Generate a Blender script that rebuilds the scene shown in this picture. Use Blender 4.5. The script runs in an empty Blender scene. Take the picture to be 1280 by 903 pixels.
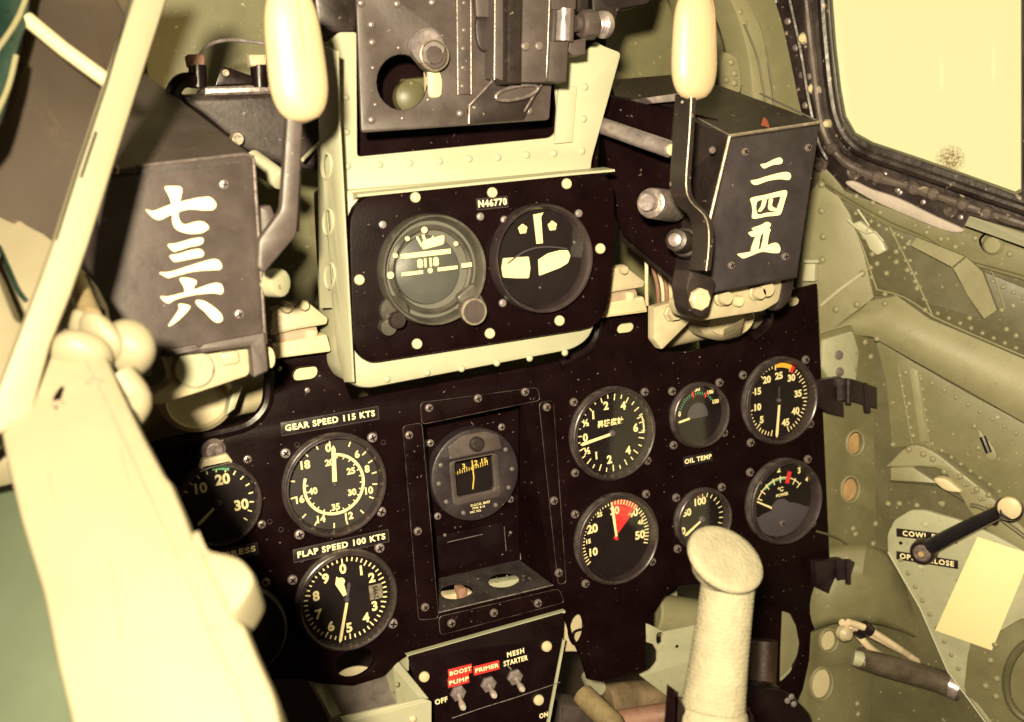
import bpy, math, random
from mathutils import Vector, Matrix, geometry
random.seed(7)
sc = bpy.context.scene
col = sc.collection
V = Vector
# ------------------------------------------------------------------ camera
# world: X right along the instrument panel, Z up along it, Y forward into it. Panel face is Y=0.
FPX = 1393.26; PPX, PPY = 640.0, 451.5; Z0 = 0.95
EX = V((0.90410, -0.14432, 0.40221)).normalized()      # world X seen in camera axes (right, down, forward)
EY = V((-0.42055, -0.13362, 0.89738)).normalized()
EZ = V((-0.07577, -0.98047, -0.18150)).normalized()
O_CAM = V(((640 - PPX) / FPX, (600 - PPY) / FPX, 1.0)) * Z0
CAM = V((-EX.dot(O_CAM), -EY.dot(O_CAM), -EZ.dot(O_CAM)))
RIGHT = V((EX.x, EY.x, EZ.x)); DOWN = V((EX.y, EY.y, EZ.y)); FWD = V((EX.z, EY.z, EZ.z))
cd = bpy.data.cameras.new('camera'); cam = bpy.data.objects.new('camera', cd); col.objects.link(cam)
rm = Matrix((RIGHT, -DOWN, -FWD)).transposed().to_4x4(); rm.translation = CAM
cam.matrix_world = rm
cd.sensor_width = 36; cd.lens = 36 * FPX / 1280; cd.clip_start = 0.01; cd.clip_end = 200
cd.dof.use_dof = True; cd.dof.focus_distance = 0.93; cd.dof.aperture_fstop = 7.0
sc.camera = cam
sc.render.resolution_x = 1024; sc.render.resolution_y = 722
sc.view_settings.view_transform = 'Standard'; sc.view_settings.look = 'None'
sc.view_settings.exposure = 0.0; sc.view_settings.gamma = 1.0
w = bpy.data.worlds.new('World'); sc.world = w; w.use_nodes = True
w.node_tree.nodes['Background'].inputs[0].default_value = (1.0, 0.36, 0.30, 1)
w.node_tree.nodes['Background'].inputs[1].default_value = 0.028
# the camera's flash bulb: a small lamp just left of the lens
fl = bpy.data.lights.new('flash', 'AREA'); fl.shape = 'DISK'; fl.size = 0.05; fl.energy = 30.5
fl.color = (1.0, 0.84, 0.545); fl.spread = math.radians(165)
flo = bpy.data.objects.new('flash', fl); col.objects.link(flo)
fm = Matrix((RIGHT, -DOWN, -FWD)).transposed().to_4x4()
fm.translation = CAM - RIGHT * 0.060 - DOWN * 0.078 - FWD * 0.19
flo.matrix_world = fm @ Matrix.Rotation(math.radians(-12), 4, 'Y')

# ------------------------------------------------------------------ frames
def ray(px, py): return (RIGHT * ((px - PPX) / FPX) + DOWN * ((py - PPY) / FPX) + FWD)
def D(px, py, d): return CAM + ray(px, py) * d
class Fr:
    def __init__(s, m): s.m = m; s.i = m.inverted(); s.o = m.translation.copy(); s.n = m.col[2].xyz.normalized()
    def p2(s, px, py, h=0.0):
        r = ray(px, py); t = (h + s.n.dot(s.o) - s.n.dot(CAM)) / s.n.dot(r)
        q = s.i @ (CAM + r * t); return V((q.x, q.y, h))
    def pts(s, l, h=0.0): return [s.p2(a, b, h) for a, b in l]
    def p3(s, px, py, h): return s.p2(px, py, h)
    def at(s, px, py, h=0.0):
        m = s.m.copy(); m.translation = s.m @ s.p2(px, py, h); return Fr(m)
    def pd(s, px, py, d): return s.i @ D(px, py, d)
    def px(s, p, n):                    # length of n pixels at local point p
        return n * (s.m @ p - CAM).dot(FWD) / FPX
def frame(o, n, up):
    n = n.normalized(); u = up.cross(n).normalized(); v = n.cross(u)
    m = Matrix((u, v, n)).transposed().to_4x4(); m.translation = o; return Fr(m)
def frame3(a, b, c, up=V((0, 0, 1))):
    n = (b - a).cross(c - a).normalized()
    if n.dot(CAM - a) < 0: n = -n
    up = up - n * up.dot(n)
    return frame(a, n, up)
PF = frame(V((0, 0, 0)), V((0, -1, 0)), V((0, 0, 1)))

# ------------------------------------------------------------------ mesh building
class MB:
    def __init__(s): s.v = []; s.f = []
    def add(s, vs, fs, m=None):
        k = len(s.v); s.v += [(m @ V(p)) if m is not None else V(p) for p in vs]; s.f += [tuple(i + k for i in f) for f in fs]; return s
    def prism(s, pts, h0, h1, holes=(), b=0.0, m=None):
        """outline at h0..h1 (h1 is the face nearer the viewer), rounded top edge b"""
        def area(l): return sum(l[i].x * l[(i + 1) % len(l)].y - l[(i + 1) % len(l)].x * l[i].y for i in range(len(l)))
        def offs(l, d):
            o = []; n = len(l)
            for i in range(n):
                p, q, r = l[i - 1], l[i], l[(i + 1) % n]
                a = (q - p); c = (r - q)
                if a.length < 1e-9 or c.length < 1e-9: o.append(q.copy()); continue
                a.normalize(); c.normalize()
                na = V((-a.y, a.x)); nc = V((-c.y, c.x)); k = na + nc
                if k.length < .2: k = na
                k.normalize(); o.append(q + k * (d / max(.5, k.dot(na))))
            return o
        loops = []
        for j, l in enumerate([pts] + list(holes)):
            l = [V((p[0], p[1])) for p in l]
            if (area(l) > 0) != (j == 0): l = l[::-1]
            loops.append(l)
        vs = []; fs = []; top = []
        for l in loops:
            n = len(l); rings = [(l, h0), (l, h1 - b)]
            if b > 0: rings += [(offs(l, b * .3), h1 - b * .3), (offs(l, b), h1)]
            k = len(vs)
            for L, h in rings: vs += [V((p.x, p.y, h)) for p in L]
            for r in range(len(rings) - 1):
                for i in range(n):
                    j = (i + 1) % n; fs.append((k + r * n + i, k + r * n + j, k + (r + 1) * n + j, k + (r + 1) * n + i))
            top.append((k + (len(rings) - 1) * n, n, k))
        capl = [[vs[a + i].copy() for i in range(n)] for a, n, k in top]
        idx = [a + i for a, n, k in top for i in range(n)]
        idb = [k + i for a, n, k in top for i in range(n)]
        for t in geometry.tessellate_polygon(capl):
            A, B, C = [vs[idx[i]] for i in t]
            if (B - A).to_2d().cross((C - A).to_2d()) < 0: t = (t[0], t[2], t[1])
            fs.append(tuple(idx[i] for i in t)); fs.append(tuple(idb[i] for i in reversed(t)))
        return s.add(vs, fs, m)
    def lathe(s, prof, c=(0, 0, 0), seg=32, m=None, sx=1, sy=1):
        vs = []; fs = []; c = V(c)
        for r, h in prof:
            for i in range(seg):
                a = 2 * math.pi * i / seg; vs.append(V((math.cos(a) * r * sx, math.sin(a) * r * sy, h)) + c)
        for k in range(len(prof) - 1):
            for i in range(seg):
                j = (i + 1) % seg; fs.append((k * seg + i, k * seg + j, (k + 1) * seg + j, (k + 1) * seg + i))
        if prof[-1][0] > 1e-6: fs.append(tuple((len(prof) - 1) * seg + i for i in range(seg)))
        if prof[0][0] > 1e-6 : fs.append(tuple(reversed(range(seg))))
        return s.add(vs, fs, m)
    def ring(s, prof, c=(0, 0, 0), seg=48, m=None, sx=1, sy=1):      # closed profile
        vs = []; fs = []; c = V(c); n = len(prof)
        for r, h in prof:
            for i in range(seg):
                a = 2 * math.pi * i / seg; vs.append(V((math.cos(a) * r * sx, math.sin(a) * r * sy, h)) + c)
        for k in range(n):
            for i in range(seg):
                j = (i + 1) % seg; q = (k + 1) % n; fs.append((k * seg + i, k * seg + j, q * seg + j, q * seg + i))
        return s.add(vs, fs, m)
    def tube(s, pts, r, seg=10, flat=1.0):
        pts = [V(p) for p in pts]; n = len(pts); vs = []; fs = []
        rr = r if isinstance(r, (list, tuple)) else [r] * n
        ref = V((0, 0, 1)); d0 = (pts[1] - pts[0]).normalized()
        if abs(d0.dot(ref)) > .9: ref = V((1, 0, 0))
        for i in range(n):
            d = (pts[min(i + 1, n - 1)] - pts[max(i - 1, 0)]).normalized()
            a = (ref - d * ref.dot(d)).normalized(); b = d.cross(a); ref = a
            for k in range(seg):
                t = 2 * math.pi * k / seg; vs.append(pts[i] + (a * math.cos(t) * flat + b * math.sin(t)) * rr[i])
        for i in range(n - 1):
            for k in range(seg):
                j = (k + 1) % seg; fs.append((i * seg + k, i * seg + j, (i + 1) * seg + j, (i + 1) * seg + k))
        fs.append(tuple(reversed(range(seg)))); fs.append(tuple((n - 1) * seg + k for k in range(seg)))
        return s.add(vs, fs)
    def hull(s, vs, fs): return s.add(vs, fs)
    def cyl(s, a, b, r, r2=None, seg=20, bev=0.0):
        a = V(a); b = V(b); r2 = r if r2 is None else r2; L = (b - a).length
        q = V((0, 0, 1)).rotation_difference((b - a).normalized()).to_matrix().to_4x4(); q.translation = a
        pr = [(r, 0), (r2, L)] if bev <= 0 else [(r - bev, 0), (r, bev), (r2, L - bev), (r2 - bev * .3, L - bev * .3), (r2 - bev, L)]
        return s.lathe(pr, seg=seg, m=q)
    def box(s, x0, y0, h0, x1, y1, h1, b=0.0):
        return s.prism([(x0, y0), (x1, y0), (x1, y1), (x0, y1)], h0, h1, b=b)
    def mesh(s, name, ang=35, smooth=True):
        me = bpy.data.meshes.new(name); me.from_pydata(s.v, [], s.f); me.validate(); me.update()
        import bmesh
        bm = bmesh.new(); bm.from_mesh(me); bmesh.ops.remove_doubles(bm, verts=bm.verts, dist=1e-7)
        bmesh.ops.recalc_face_normals(bm, faces=bm.faces); bm.to_mesh(me); bm.free()
        if smooth:
            me.shade_smooth(); me.set_sharp_from_angle(angle=math.radians(ang))
        return me
def obj(name, me, mt=None, parent=None, loc=None, rz=0.0, sc_=None):
    if isinstance(me, MB): me = me.mesh(name)
    o = bpy.data.objects.new(name, me); col.objects.link(o)
    if mt is not None and not me.materials: me.materials.append(mt)
    if parent: o.parent = parent
    if loc is not None: o.location = loc
    if rz: o.rotation_euler = (0, 0, rz)
    if sc_: o.scale = sc_ if hasattr(sc_, '__len__') else (sc_,) * 3
    return o
def thing(name, label, cat, F, group=None):
    o = bpy.data.objects.new(name, None); col.objects.link(o); o.matrix_world = F.m
    o.empty_display_size = .02; o['label'] = label; o['category'] = cat
    if group: o['group'] = group
    return o
def struct(name, me, mt, F):
    o = obj(name, me, mt); o.matrix_world = F.m; o['kind'] = 'structure'; return o
def smooth(pts, n=5, closed=True):
    pts = [V(p) for p in pts]; N = len(pts); out = []
    R = range(N) if closed else range(N - 1)
    for i in R:
        p0 = pts[(i - 1) % N] if closed or i > 0 else pts[0]; p1 = pts[i]; p2 = pts[(i + 1) % N]; p3 = pts[(i + 2) % N] if closed or i + 2 < N else pts[-1]
        for k in range(n):
            t = k / n; out.append(.5 * ((2 * p1) + (p2 - p0) * t + (2 * p0 - 5 * p1 + 4 * p2 - p3) * t * t + (3 * p1 - p0 - 3 * p2 + p3) * t ** 3))
    if not closed: out.append(pts[-1])
    return out
def rounded(pts, r, n=5):
    pts = [V((p[0], p[1])) for p in pts]; N = len(pts); out = []
    for i in range(N):
        p, q, s = pts[i - 1], pts[i], pts[(i + 1) % N]
        rr = r[i] if isinstance(r, (list, tuple)) else r
        a = (p - q); c = (s - q); d = min(rr, a.length * .48, c.length * .48)
        A = q + a.normalized() * d; C = q + c.normalized() * d
        if d < 1e-5: out.append(q); continue
        for k in range(n + 1):
            t = k / n; out.append(A * (1 - t) ** 2 + q * 2 * t * (1 - t) + C * t * t)
    return out
def circ(c, r, n=28, sx=1, sy=1): return [V((c[0] + math.cos(2 * math.pi * i / n) * r * sx, c[1] + math.sin(2 * math.pi * i / n) * r * sy)) for i in range(n)]

# ------------------------------------------------------------------ materials
def mat(name, base, rough=.5, metal=0.0, var=.25, vscale=30, bump=.15, bscale=300, speck=None, sden=.62, sscale=260, spec=.5, grime=0, coat=0):
    m = bpy.data.materials.new(name); m.use_nodes = True; nt = m.node_tree; N = nt.nodes; L = nt.links
    b = N['Principled BSDF']; b.inputs['Metallic'].default_value = metal; b.inputs['Specular IOR Level'].default_value = spec
    b.inputs['Coat Weight'].default_value = coat
    tc = N.new('ShaderNodeTexCoord')
    n1 = N.new('ShaderNodeTexNoise'); n1.inputs['Scale'].default_value = vscale; n1.inputs['Detail'].default_value = 6; n1.inputs['Roughness'].default_value = .65
    L.new(tc.outputs['Object'], n1.inputs['Vector'])
    mr = N.new('ShaderNodeMapRange'); mr.inputs[1].default_value = .3; mr.inputs[2].default_value = .7; mr.inputs[3].default_value = 1 - var; mr.inputs[4].default_value = 1 + var
    L.new(n1.outputs[0], mr.inputs[0])
    mx = N.new('ShaderNodeMix'); mx.data_type = 'RGBA'; mx.blend_type = 'MULTIPLY'; mx.inputs[0].default_value = 1
    mx.inputs[6].default_value = (*base, 1); L.new(mr.outputs[0], mx.inputs[7]); cur = mx.outputs[2]
    if grime:
        n4 = N.new('ShaderNodeTexNoise'); n4.inputs['Scale'].default_value = 14; n4.inputs['Detail'].default_value = 8; n4.inputs['Roughness'].default_value = .75
        L.new(tc.outputs['Object'], n4.inputs['Vector'])
        r4 = N.new('ShaderNodeValToRGB'); r4.color_ramp.elements[0].position = .50; r4.color_ramp.elements[1].position = .68
        r4.color_ramp.elements[0].color = (0, 0, 0, 1); r4.color_ramp.elements[1].color = (grime,) * 3 + (1,)
        L.new(n4.outputs[0], r4.inputs[0])
        m4 = N.new('ShaderNodeMix'); m4.data_type = 'RGBA'; L.new(r4.outputs[0], m4.inputs[0]); L.new(cur, m4.inputs[6])
        m4.inputs[7].default_value = (base[0] * .45 + .01, base[1] * .38 + .006, base[2] * .35 + .004, 1); cur = m4.outputs[2]
    if speck:
        n2 = N.new('ShaderNodeTexNoise'); n2.inputs['Scale'].default_value = sscale; n2.inputs['Detail'].default_value = 3; n2.inputs['Roughness'].default_value = .6
        L.new(tc.outputs['Object'], n2.inputs['Vector'])
        r2 = N.new('ShaderNodeValToRGB'); r2.color_ramp.elements[0].position = sden; r2.color_ramp.elements[1].position = sden + .06
        L.new(n2.outputs[0], r2.inputs[0])
        m2 = N.new('ShaderNodeMix'); m2.data_type = 'RGBA'; L.new(r2.outputs[0], m2.inputs[0]); L.new(cur, m2.inputs[6]); m2.inputs[7].default_value = (*speck, 1); cur = m2.outputs[2]
    L.new(cur, b.inputs['Base Color'])
    rr = N.new('ShaderNodeMapRange'); rr.inputs[1].default_value = .3; rr.inputs[2].default_value = .7; rr.inputs[3].default_value = max(.03, rough - .12); rr.inputs[4].default_value = min(1, rough + .12)
    L.new(n1.outputs[0], rr.inputs[0]); L.new(rr.outputs[0], b.inputs['Roughness'])
    if bump:
        n3 = N.new('ShaderNodeTexNoise'); n3.inputs['Scale'].default_value = bscale; n3.inputs['Detail'].default_value = 4
        L.new(tc.outputs['Object'], n3.inputs['Vector'])
        bp = N.new('ShaderNodeBump'); bp.inputs['Strength'].default_value = bump; bp.inputs['Distance'].default_value = .002
        L.new(n3.outputs[0], bp.inputs['Height']); L.new(bp.outputs[0], b.inputs['Normal'])
    return m
BLACK = mat('black_panel_paint', (.0060, .0020, .0025), .42, var=.35, bump=.05, bscale=420, speck=(.15, .12, .11), sden=.685, sscale=230, spec=.06)
BLACK2 = mat('black_gloss_enamel', (.0065, .0024, .0034), .30, var=.3, bump=.05, spec=.3)
DIAL = mat('dial_black', (.0070, .0036, .0044), .6, var=.15, bump=0, spec=.25)
DIALG = mat('dial_grey', (.060, .050, .062), .6, var=.1, bump=0)
BEZ = mat('bezel_black', (.034, .024, .026), .33, metal=.1, var=.4, vscale=60, bump=.05, speck=(.4, .34, .27), sden=.70, sscale=200, spec=.6)
GREY = mat('gun_metal_grey', (.060, .046, .045), .48, var=.28, vscale=35, bump=.06, speck=(.30, .26, .24), sden=.70, sscale=180, grime=.5)
GREYD = mat('dark_worn_steel', (.024, .0165, .0165), .42, metal=.2, var=.4, vscale=40, bump=.06, speck=(.26, .22, .18), sden=.68, sscale=170, grime=.4)
EDGE = mat('bare_metal_edge', (.33, .28, .22), .4, metal=.5, var=.5, vscale=150, bump=.1)
STEEL = mat('worn_steel', (.36, .31, .32), .35, metal=.6, var=.35, vscale=90, bump=.1)
STEELD = mat('dark_screw_steel', (.27, .225, .22), .35, metal=.6, var=.4, vscale=200, bump=.1)
PRIM = mat('pale_green_primer', (.40, .395, .285), .5, var=.06, vscale=15, bump=.05, bscale=120, speck=(.40, .38, .2), sden=.72, sscale=120)
PRIMD = mat('pale_green_primer_dull', (.34, .34, .235), .5, var=.12, vscale=22, bump=.08, bscale=120, speck=(.2, .16, .08), sden=.66, sscale=120, grime=.3)
CREAM = mat('cream_paint', (.54, .47, .30), .5, var=.04, vscale=18, bump=.04, bscale=160, speck=(.45, .3, .14), sden=.74, sscale=90)
BONE = mat('cream_handle', (.48, .375, .235), .4, var=.06, vscale=25, bump=.03)
CORD = mat('cream_cord_wrap', (.315, .285, .20), .8, var=.16, vscale=60, bump=.6, bscale=480, speck=(.30, .24, .11), sden=.70, sscale=300)
CAST = mat('cream_casting', (.43, .375, .25), .5, var=.12, vscale=35, bump=.25, bscale=150, grime=.35)
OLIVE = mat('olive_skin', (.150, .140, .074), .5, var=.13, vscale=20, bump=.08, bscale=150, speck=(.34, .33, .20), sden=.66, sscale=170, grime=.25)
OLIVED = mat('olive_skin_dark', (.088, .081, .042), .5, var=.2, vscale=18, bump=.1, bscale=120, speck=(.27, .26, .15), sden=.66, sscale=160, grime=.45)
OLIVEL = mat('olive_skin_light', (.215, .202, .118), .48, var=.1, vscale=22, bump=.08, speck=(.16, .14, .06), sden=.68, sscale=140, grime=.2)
BROWN = mat('footwell_shade_brown', (.022, .013, .011), .6, var=.5, vscale=7, bump=.08)
WPAINT = mat('lettering_paint', (.86, .76, .46), .6, var=.04, bump=0)
LUME = mat('luminous_paint', (.80, .70, .38), .7, var=.05, bump=0)
LUMEY = mat('luminous_paint_yellow', (.66, .50, .10), .7, var=.05, bump=0)
RED = mat('red_paint', (.62, .03, .028), .5, var=.1, bump=0)
REDT = mat('red_label_tape', (.55, .035, .03), .4, var=.15, vscale=60, bump=.1)
STEELB = mat('bright_steel', (.52, .46, .42), .3, metal=.35, var=.3, vscale=90, bump=.05)
TANR = mat('tan_oily_paint', (.24, .185, .10), .5, var=.4, vscale=40, bump=.1, grime=.6)
TAPE = mat('black_label_tape', (.012, .009, .011), .35, var=.3, vscale=80, bump=.08)
GREEN = mat('green_arc_paint', (.10, .36, .19), .6, var=.1, bump=0)
YEL = mat('yellow_arc_paint', (.78, .42, .04), .6, var=.1, bump=0)
ORANGE = mat('orange_primer', (.40, .26, .12), .6, var=.3, vscale=60, bump=.1, grime=.5)
RUBBER = mat('black_rubber_clip', (.012, .006, .008), .35, var=.4, bump=.1, spec=.6)
SAGE = mat('sage_green_paint', (.095, .120, .082), .5, var=.07, vscale=12, bump=.04)
TEAL = mat('teal_perspex_edge', (.010, .026, .020), .2, var=.6, vscale=25, bump=.3, bscale=40, spec=.8)
SILL = mat('cream_sill_paint', (.27, .24, .165), .55, var=.05, vscale=9, bump=.06, bscale=60)
SILLB = mat('cream_sill_board', (.25, .222, .150), .6, var=.08, vscale=9, bump=.06, bscale=60)
WIRE = mat('cream_wire', (.66, .55, .38), .5, var=.2, vscale=60, bump=.05)
PINK = mat('faded_red_brown', (.26, .14, .10), .6, var=.3, bump=.1)
PAPER = mat('cream_placard', (.72, .67, .37), .6, var=.015, vscale=10, bump=0)
SEAL = mat('window_seal_rubber', (.070, .052, .046), .5, var=.5, vscale=30, bump=.6, bscale=60, speck=(.36, .30, .22), sden=.62, sscale=80)
FRAMEB = mat('window_frame_black', (.017, .010, .010), .42, var=.6, vscale=30, bump=.5, bscale=70, speck=(.28, .22, .17), sden=.65, sscale=110)
RIMM = mat('rim_highlight_grey', (.12, .10, .10), .35, metal=.4, var=.7, vscale=120, bump=.05)  # lighter grey that carries the bezel highlight
def glass(name, tint, refl=.08):
    m = bpy.data.materials.new(name); m.use_nodes = True; nt = m.node_tree; N = nt.nodes; N.clear()
    o = N.new('ShaderNodeOutputMaterial'); t = N.new('ShaderNodeBsdfTransparent'); t.inputs[0].default_value = (*tint, 1)
    g = N.new('ShaderNodeBsdfGlossy'); g.inputs[1].default_value = .03; g.inputs[0].default_value = (1, 1, 1, 1)
    f = N.new('ShaderNodeFresnel'); f.inputs[0].default_value = 1.28
    mx = N.new('ShaderNodeMixShader'); nt.links.new(f.outputs[0], mx.inputs[0]); nt.links.new(t.outputs[0], mx.inputs[1]); nt.links.new(g.outputs[0], mx.inputs[2])
    nt.links.new(mx.outputs[0], o.inputs[0]); return m
GLASS = glass('instrument_glass', (.97, .97, .97)); PLEXI = glass('yellowed_perspex', (.72, .66, .52))
_n = PLEXI.node_tree; _o = _n.nodes['Material Output'] if 'Material Output' in _n.nodes else [q for q in _n.nodes if q.type == 'OUTPUT_MATERIAL'][0]
_d = _n.nodes.new('ShaderNodeBsdfDiffuse'); _d.inputs[0].default_value = (.105, .085, .075, 1); _m = _n.nodes.new('ShaderNodeMixShader')
_t = _n.nodes.new('ShaderNodeTexCoord'); _z = _n.nodes.new('ShaderNodeTexNoise'); _z.inputs['Scale'].default_value = 5; _z.inputs['Detail'].default_value = 5; _r = _n.nodes.new('ShaderNodeMapRange'); _r.inputs[1].default_value = .3; _r.inputs[2].default_value = .7; _r.inputs[3].default_value = .12; _r.inputs[4].default_value = .62
for q in _n.nodes:
    if q.type == 'BSDF_GLOSSY': q.inputs[1].default_value = .35
    if q.type == 'FRESNEL': q.inputs[0].default_value = 1.15
_src = _o.inputs[0].links[0].from_socket
_n.links.new(_t.outputs['Object'], _z.inputs[0]); _n.links.new(_z.outputs[0], _r.inputs[0]); _n.links.new(_r.outputs[0], _m.inputs[0]); _n.links.new(_src, _m.inputs[1]); _n.links.new(_d.outputs[0], _m.inputs[2]); _n.links.new(_m.outputs[0], _o.inputs[0])
PLEXIC = glass('clear_perspex', (.98, .98, .97))
def emit(name, c, s):
    m = bpy.data.materials.new(name); m.use_nodes = True; nt = m.node_tree; N = nt.nodes; N.clear()
    o = N.new('ShaderNodeOutputMaterial'); e = N.new('ShaderNodeEmission'); tc = N.new('ShaderNodeTexCoord'); n = N.new('ShaderNodeTexNoise'); n.inputs['Scale'].default_value = 1.5
    nt.links.new(tc.outputs['Object'], n.inputs[0]); r = N.new('ShaderNodeMapRange'); r.inputs[3].default_value = s * .96; r.inputs[4].default_value = s * 1.04
    nt.links.new(n.outputs[0], r.inputs[0]); nt.links.new(r.outputs[0], e.inputs[1]); e.inputs[0].default_value = (*c, 1); nt.links.new(e.outputs[0], o.inputs[0]); return m
SKY = emit('overexposed_sky', (1.0, .865, .39), 1.12)

# ------------------------------------------------------------------ shared small hardware
def m_screw(k=1.0):     # unit radius 1
    m = MB(); m.lathe([(1.0, 0), (1.0, .25), (.85, .5), (.45, .62), (0, .64)], seg=14)
    s = m.mesh('screw_head'); s.materials.append(STEELD); return s
SCREW = m_screw()
def m_cross():
    m = MB(); m.box(-.62, -.14, .55, .62, .14, .70); m.box(-.14, -.62, .55, .14, .62, .698); s = m.mesh('cross_slot', smooth=False); s.materials.append(BLACK2); return s
CROSS = m_cross()
def m_washer():
    m = MB(); m.lathe([(1.25, 0), (1.25, .12), (1.1, .2), (1.0, .2)], seg=18); s = m.mesh('washer'); return s
SCREWS_B = SCREW.copy(); SCREWS_B.materials.clear(); SCREWS_B.materials.append(STEEL)
BOLTW = SCREW.copy(); BOLTW.materials.clear(); BOLTW.materials.append(CREAM)
def rivet_mesh(mt):
    m = MB(); m.lathe([(1.0, 0), (.92, .3), (.65, .55), (.3, .68), (0, .7)], seg=10); s = m.mesh('rivet'); s.materials.append(mt); return s
RV_PRIM = rivet_mesh(PRIM); RV_GREY = rivet_mesh(STEELD); RV_OL = rivet_mesh(OLIVEL); RV_BLK = rivet_mesh(STEELD); RV_BR = rivet_mesh(CREAM)  # olive rivets are lighter than the skin to paint in their highlight
def dots(T, F, pts, me, npx, h=0, name='rivet', jit=0):
    for q in pts:
        p = F.p2(q[0], q[1], h); r = F.px(p, npx * (1 + random.uniform(-jit, jit)) )
        obj(name, me, None, T, loc=p, sc_=r, rz=random.uniform(0, 1.5))
def screws(T, F, pts, npx, h=0, me=None, cross=True, name='screw'):
    for q in pts:
        p = F.p2(q[0], q[1], h); r = F.px(p, npx); a = random.uniform(0, 1.5)
        s = obj(name, me or SCREW, None, T, loc=p, sc_=r, rz=a)
        if cross: obj('slot', CROSS, None, s)
_cache = {}
def text_mesh(txt, size, bold=.02, ext=.0, spacing=1.0):
    c = bpy.data.curves.new('lettering', 'FONT'); c.body = txt; c.size = size; c.align_x = 'CENTER'; c.align_y = 'CENTER'
    c.offset = bold * size; c.extrude = ext; c.resolution_u = 3; c.space_character = spacing
    o = bpy.data.objects.new('t', c); col.objects.link(o); bpy.context.view_layer.update()
    me = bpy.data.meshes.new_from_object(o.evaluated_get(bpy.context.evaluated_depsgraph_get())); bpy.data.objects.remove(o); bpy.data.curves.remove(c)
    return me
def text_into(m, txt, size, x, y, h, bold=.02, rz=0, sx=1.0, ext=0.0, spacing=1.0):
    me = text_mesh(txt, size, bold, ext, spacing)
    M = Matrix.Translation((x, y, h)) @ Matrix.Rotation(rz, 4, 'Z') @ Matrix.Diagonal((sx, 1, 1, 1))
    m.add([v.co.copy() for v in me.vertices], [tuple(p.vertices) for p in me.polygons], M); bpy.data.meshes.remove(me)
def tape(T, F, cpx, cpy, wpx, hpx, txt, rz=0, h=.0005, mt=TAPE, lum=None, size=.46, border=True, spacing=1.15, name='label_tape'):
    c = F.p2(cpx, cpy, h); ww = F.px(c, wpx) / 2 / .94; hh = F.px(c, hpx) / 2
    m = MB(); m.box(-ww, -hh, 0, ww, hh, .0006, b=.0002); t = obj(name, m, mt, T, loc=c, rz=rz)
    if border:
        m = MB(); e = .00035
        for a in ((-ww, -hh, ww, -hh + e), (-ww, hh - e, ww, hh), (-ww, -hh + e, -ww + e, hh - e), (ww - e, -hh + e, ww, hh - e)): m.box(a[0], a[1], .0005, a[2], a[3], .0009)
        obj('tape_edge', m, GREY, t)
    me_ = text_mesh(txt, 1.0, .035, 0, spacing); xs = [v.co.x for v in me_.vertices]; tw = max(xs) - min(xs); bpy.data.meshes.remove(me_)
    sz = hh * 2 * size * 1.35; m = MB(); text_into(m, txt, sz, 0, 0, .0009, bold=.035, spacing=spacing, sx=min(1.4, ww * 1.84 / (tw * sz)))
    obj('lettering', m.mesh('lettering', smooth=False), lum or WPAINT, t)
    return t

# ------------------------------------------------------------------ gauges
def pol(a, r): a = math.radians(a); return math.sin(a) * r, math.cos(a) * r
def tick(m, a, r0, r1, wd, h): 
    x0, y0 = pol(a, r0); x1, y1 = pol(a, r1); d = V((x1 - x0, y1 - y0)).normalized(); n = V((-d.y, d.x)) * wd / 2
    m.prism([(x0 + n.x, y0 + n.y), (x0 - n.x, y0 - n.y), (x1 - n.x, y1 - n.y), (x1 + n.x, y1 + n.y)], h, h + .00025)
def arc(m, a0, a1, r0, r1, h, n=24):
    pts = [pol(a0 + (a1 - a0) * i / n, r1) for i in range(n + 1)] + [pol(a1 + (a0 - a1) * i / n, r0) for i in range(n + 1)]
    m.prism(pts, h, h + .00025)
DH = .0012
def gauge(name, label, F, px, py, r, face=DIAL, depth=.011, dial_frac=.87, scr=(45, 135, 225, 315), scr_px=7, scr_mt=None, scr_r=1.22, h=0.0):
    G = F.at(px, py, h); T = thing(name, label, 'gauge', G, 'round gauges on the instrument panel')
    m = MB(); q = dial_frac * r
    m.ring([(r * 1.0, 0), (r * 1.0, depth * .55), (r * .985, depth * .75), (r * .96, depth * .8), (r * .955, depth * .98), (r * .93, depth), (r * .91, depth * .93), (q, DH), (q, 0)], seg=72)
    obj('bezel', m, BEZ, T)
    m = MB(); m.ring([(r * 1.003, .002), (r * 1.003, depth * .58), (r * .993, depth * .66), (r * .985, depth * .60)], seg=72); obj('rim_highlight', m, RIMM, T)  # added ring paints the thin highlight on the bezel rim
    m = MB(); m.lathe([(q * 1.0, .0002), (q * 1.0, DH)], seg=64); obj('dial_face', m, face, T)
    m = MB(); m.lathe([(r * .905, depth * .80), (r * .905, depth * .84)], seg=64); obj('glass', m, GLASS, T)
    for a in scr:
        x, y = pol(a, r * scr_r); p = V((x, y, 0)); rr = G.px(p, scr_px)
        s = obj('mounting_screw', scr_mt or SCREW, None, T, loc=p, sc_=rr, rz=random.uniform(0, 1.5)); obj('slot', CROSS, None, s)
        wm = MB(); 
    return T, G
def mark(T, fn, mt=LUME, name='scale_marks', kids=None):
    m = MB(); fn(m); return obj(name, m.mesh(name, smooth=False), mt, T)
def numerals(T, lst, r, mt=LUME, bold=.03, sx=1.0):
    for t, a, rf, sz in lst:
        m = MB(); x, y = pol(a, r * rf); text_into(m, t, sz * r * 1.12, 0, 0, 0, bold=bold + .01, sx=sx, ext=.0001)
        obj('numeral', m.mesh('numeral', smooth=False), mt, T, loc=(x, y, DH + .0002))
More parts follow.
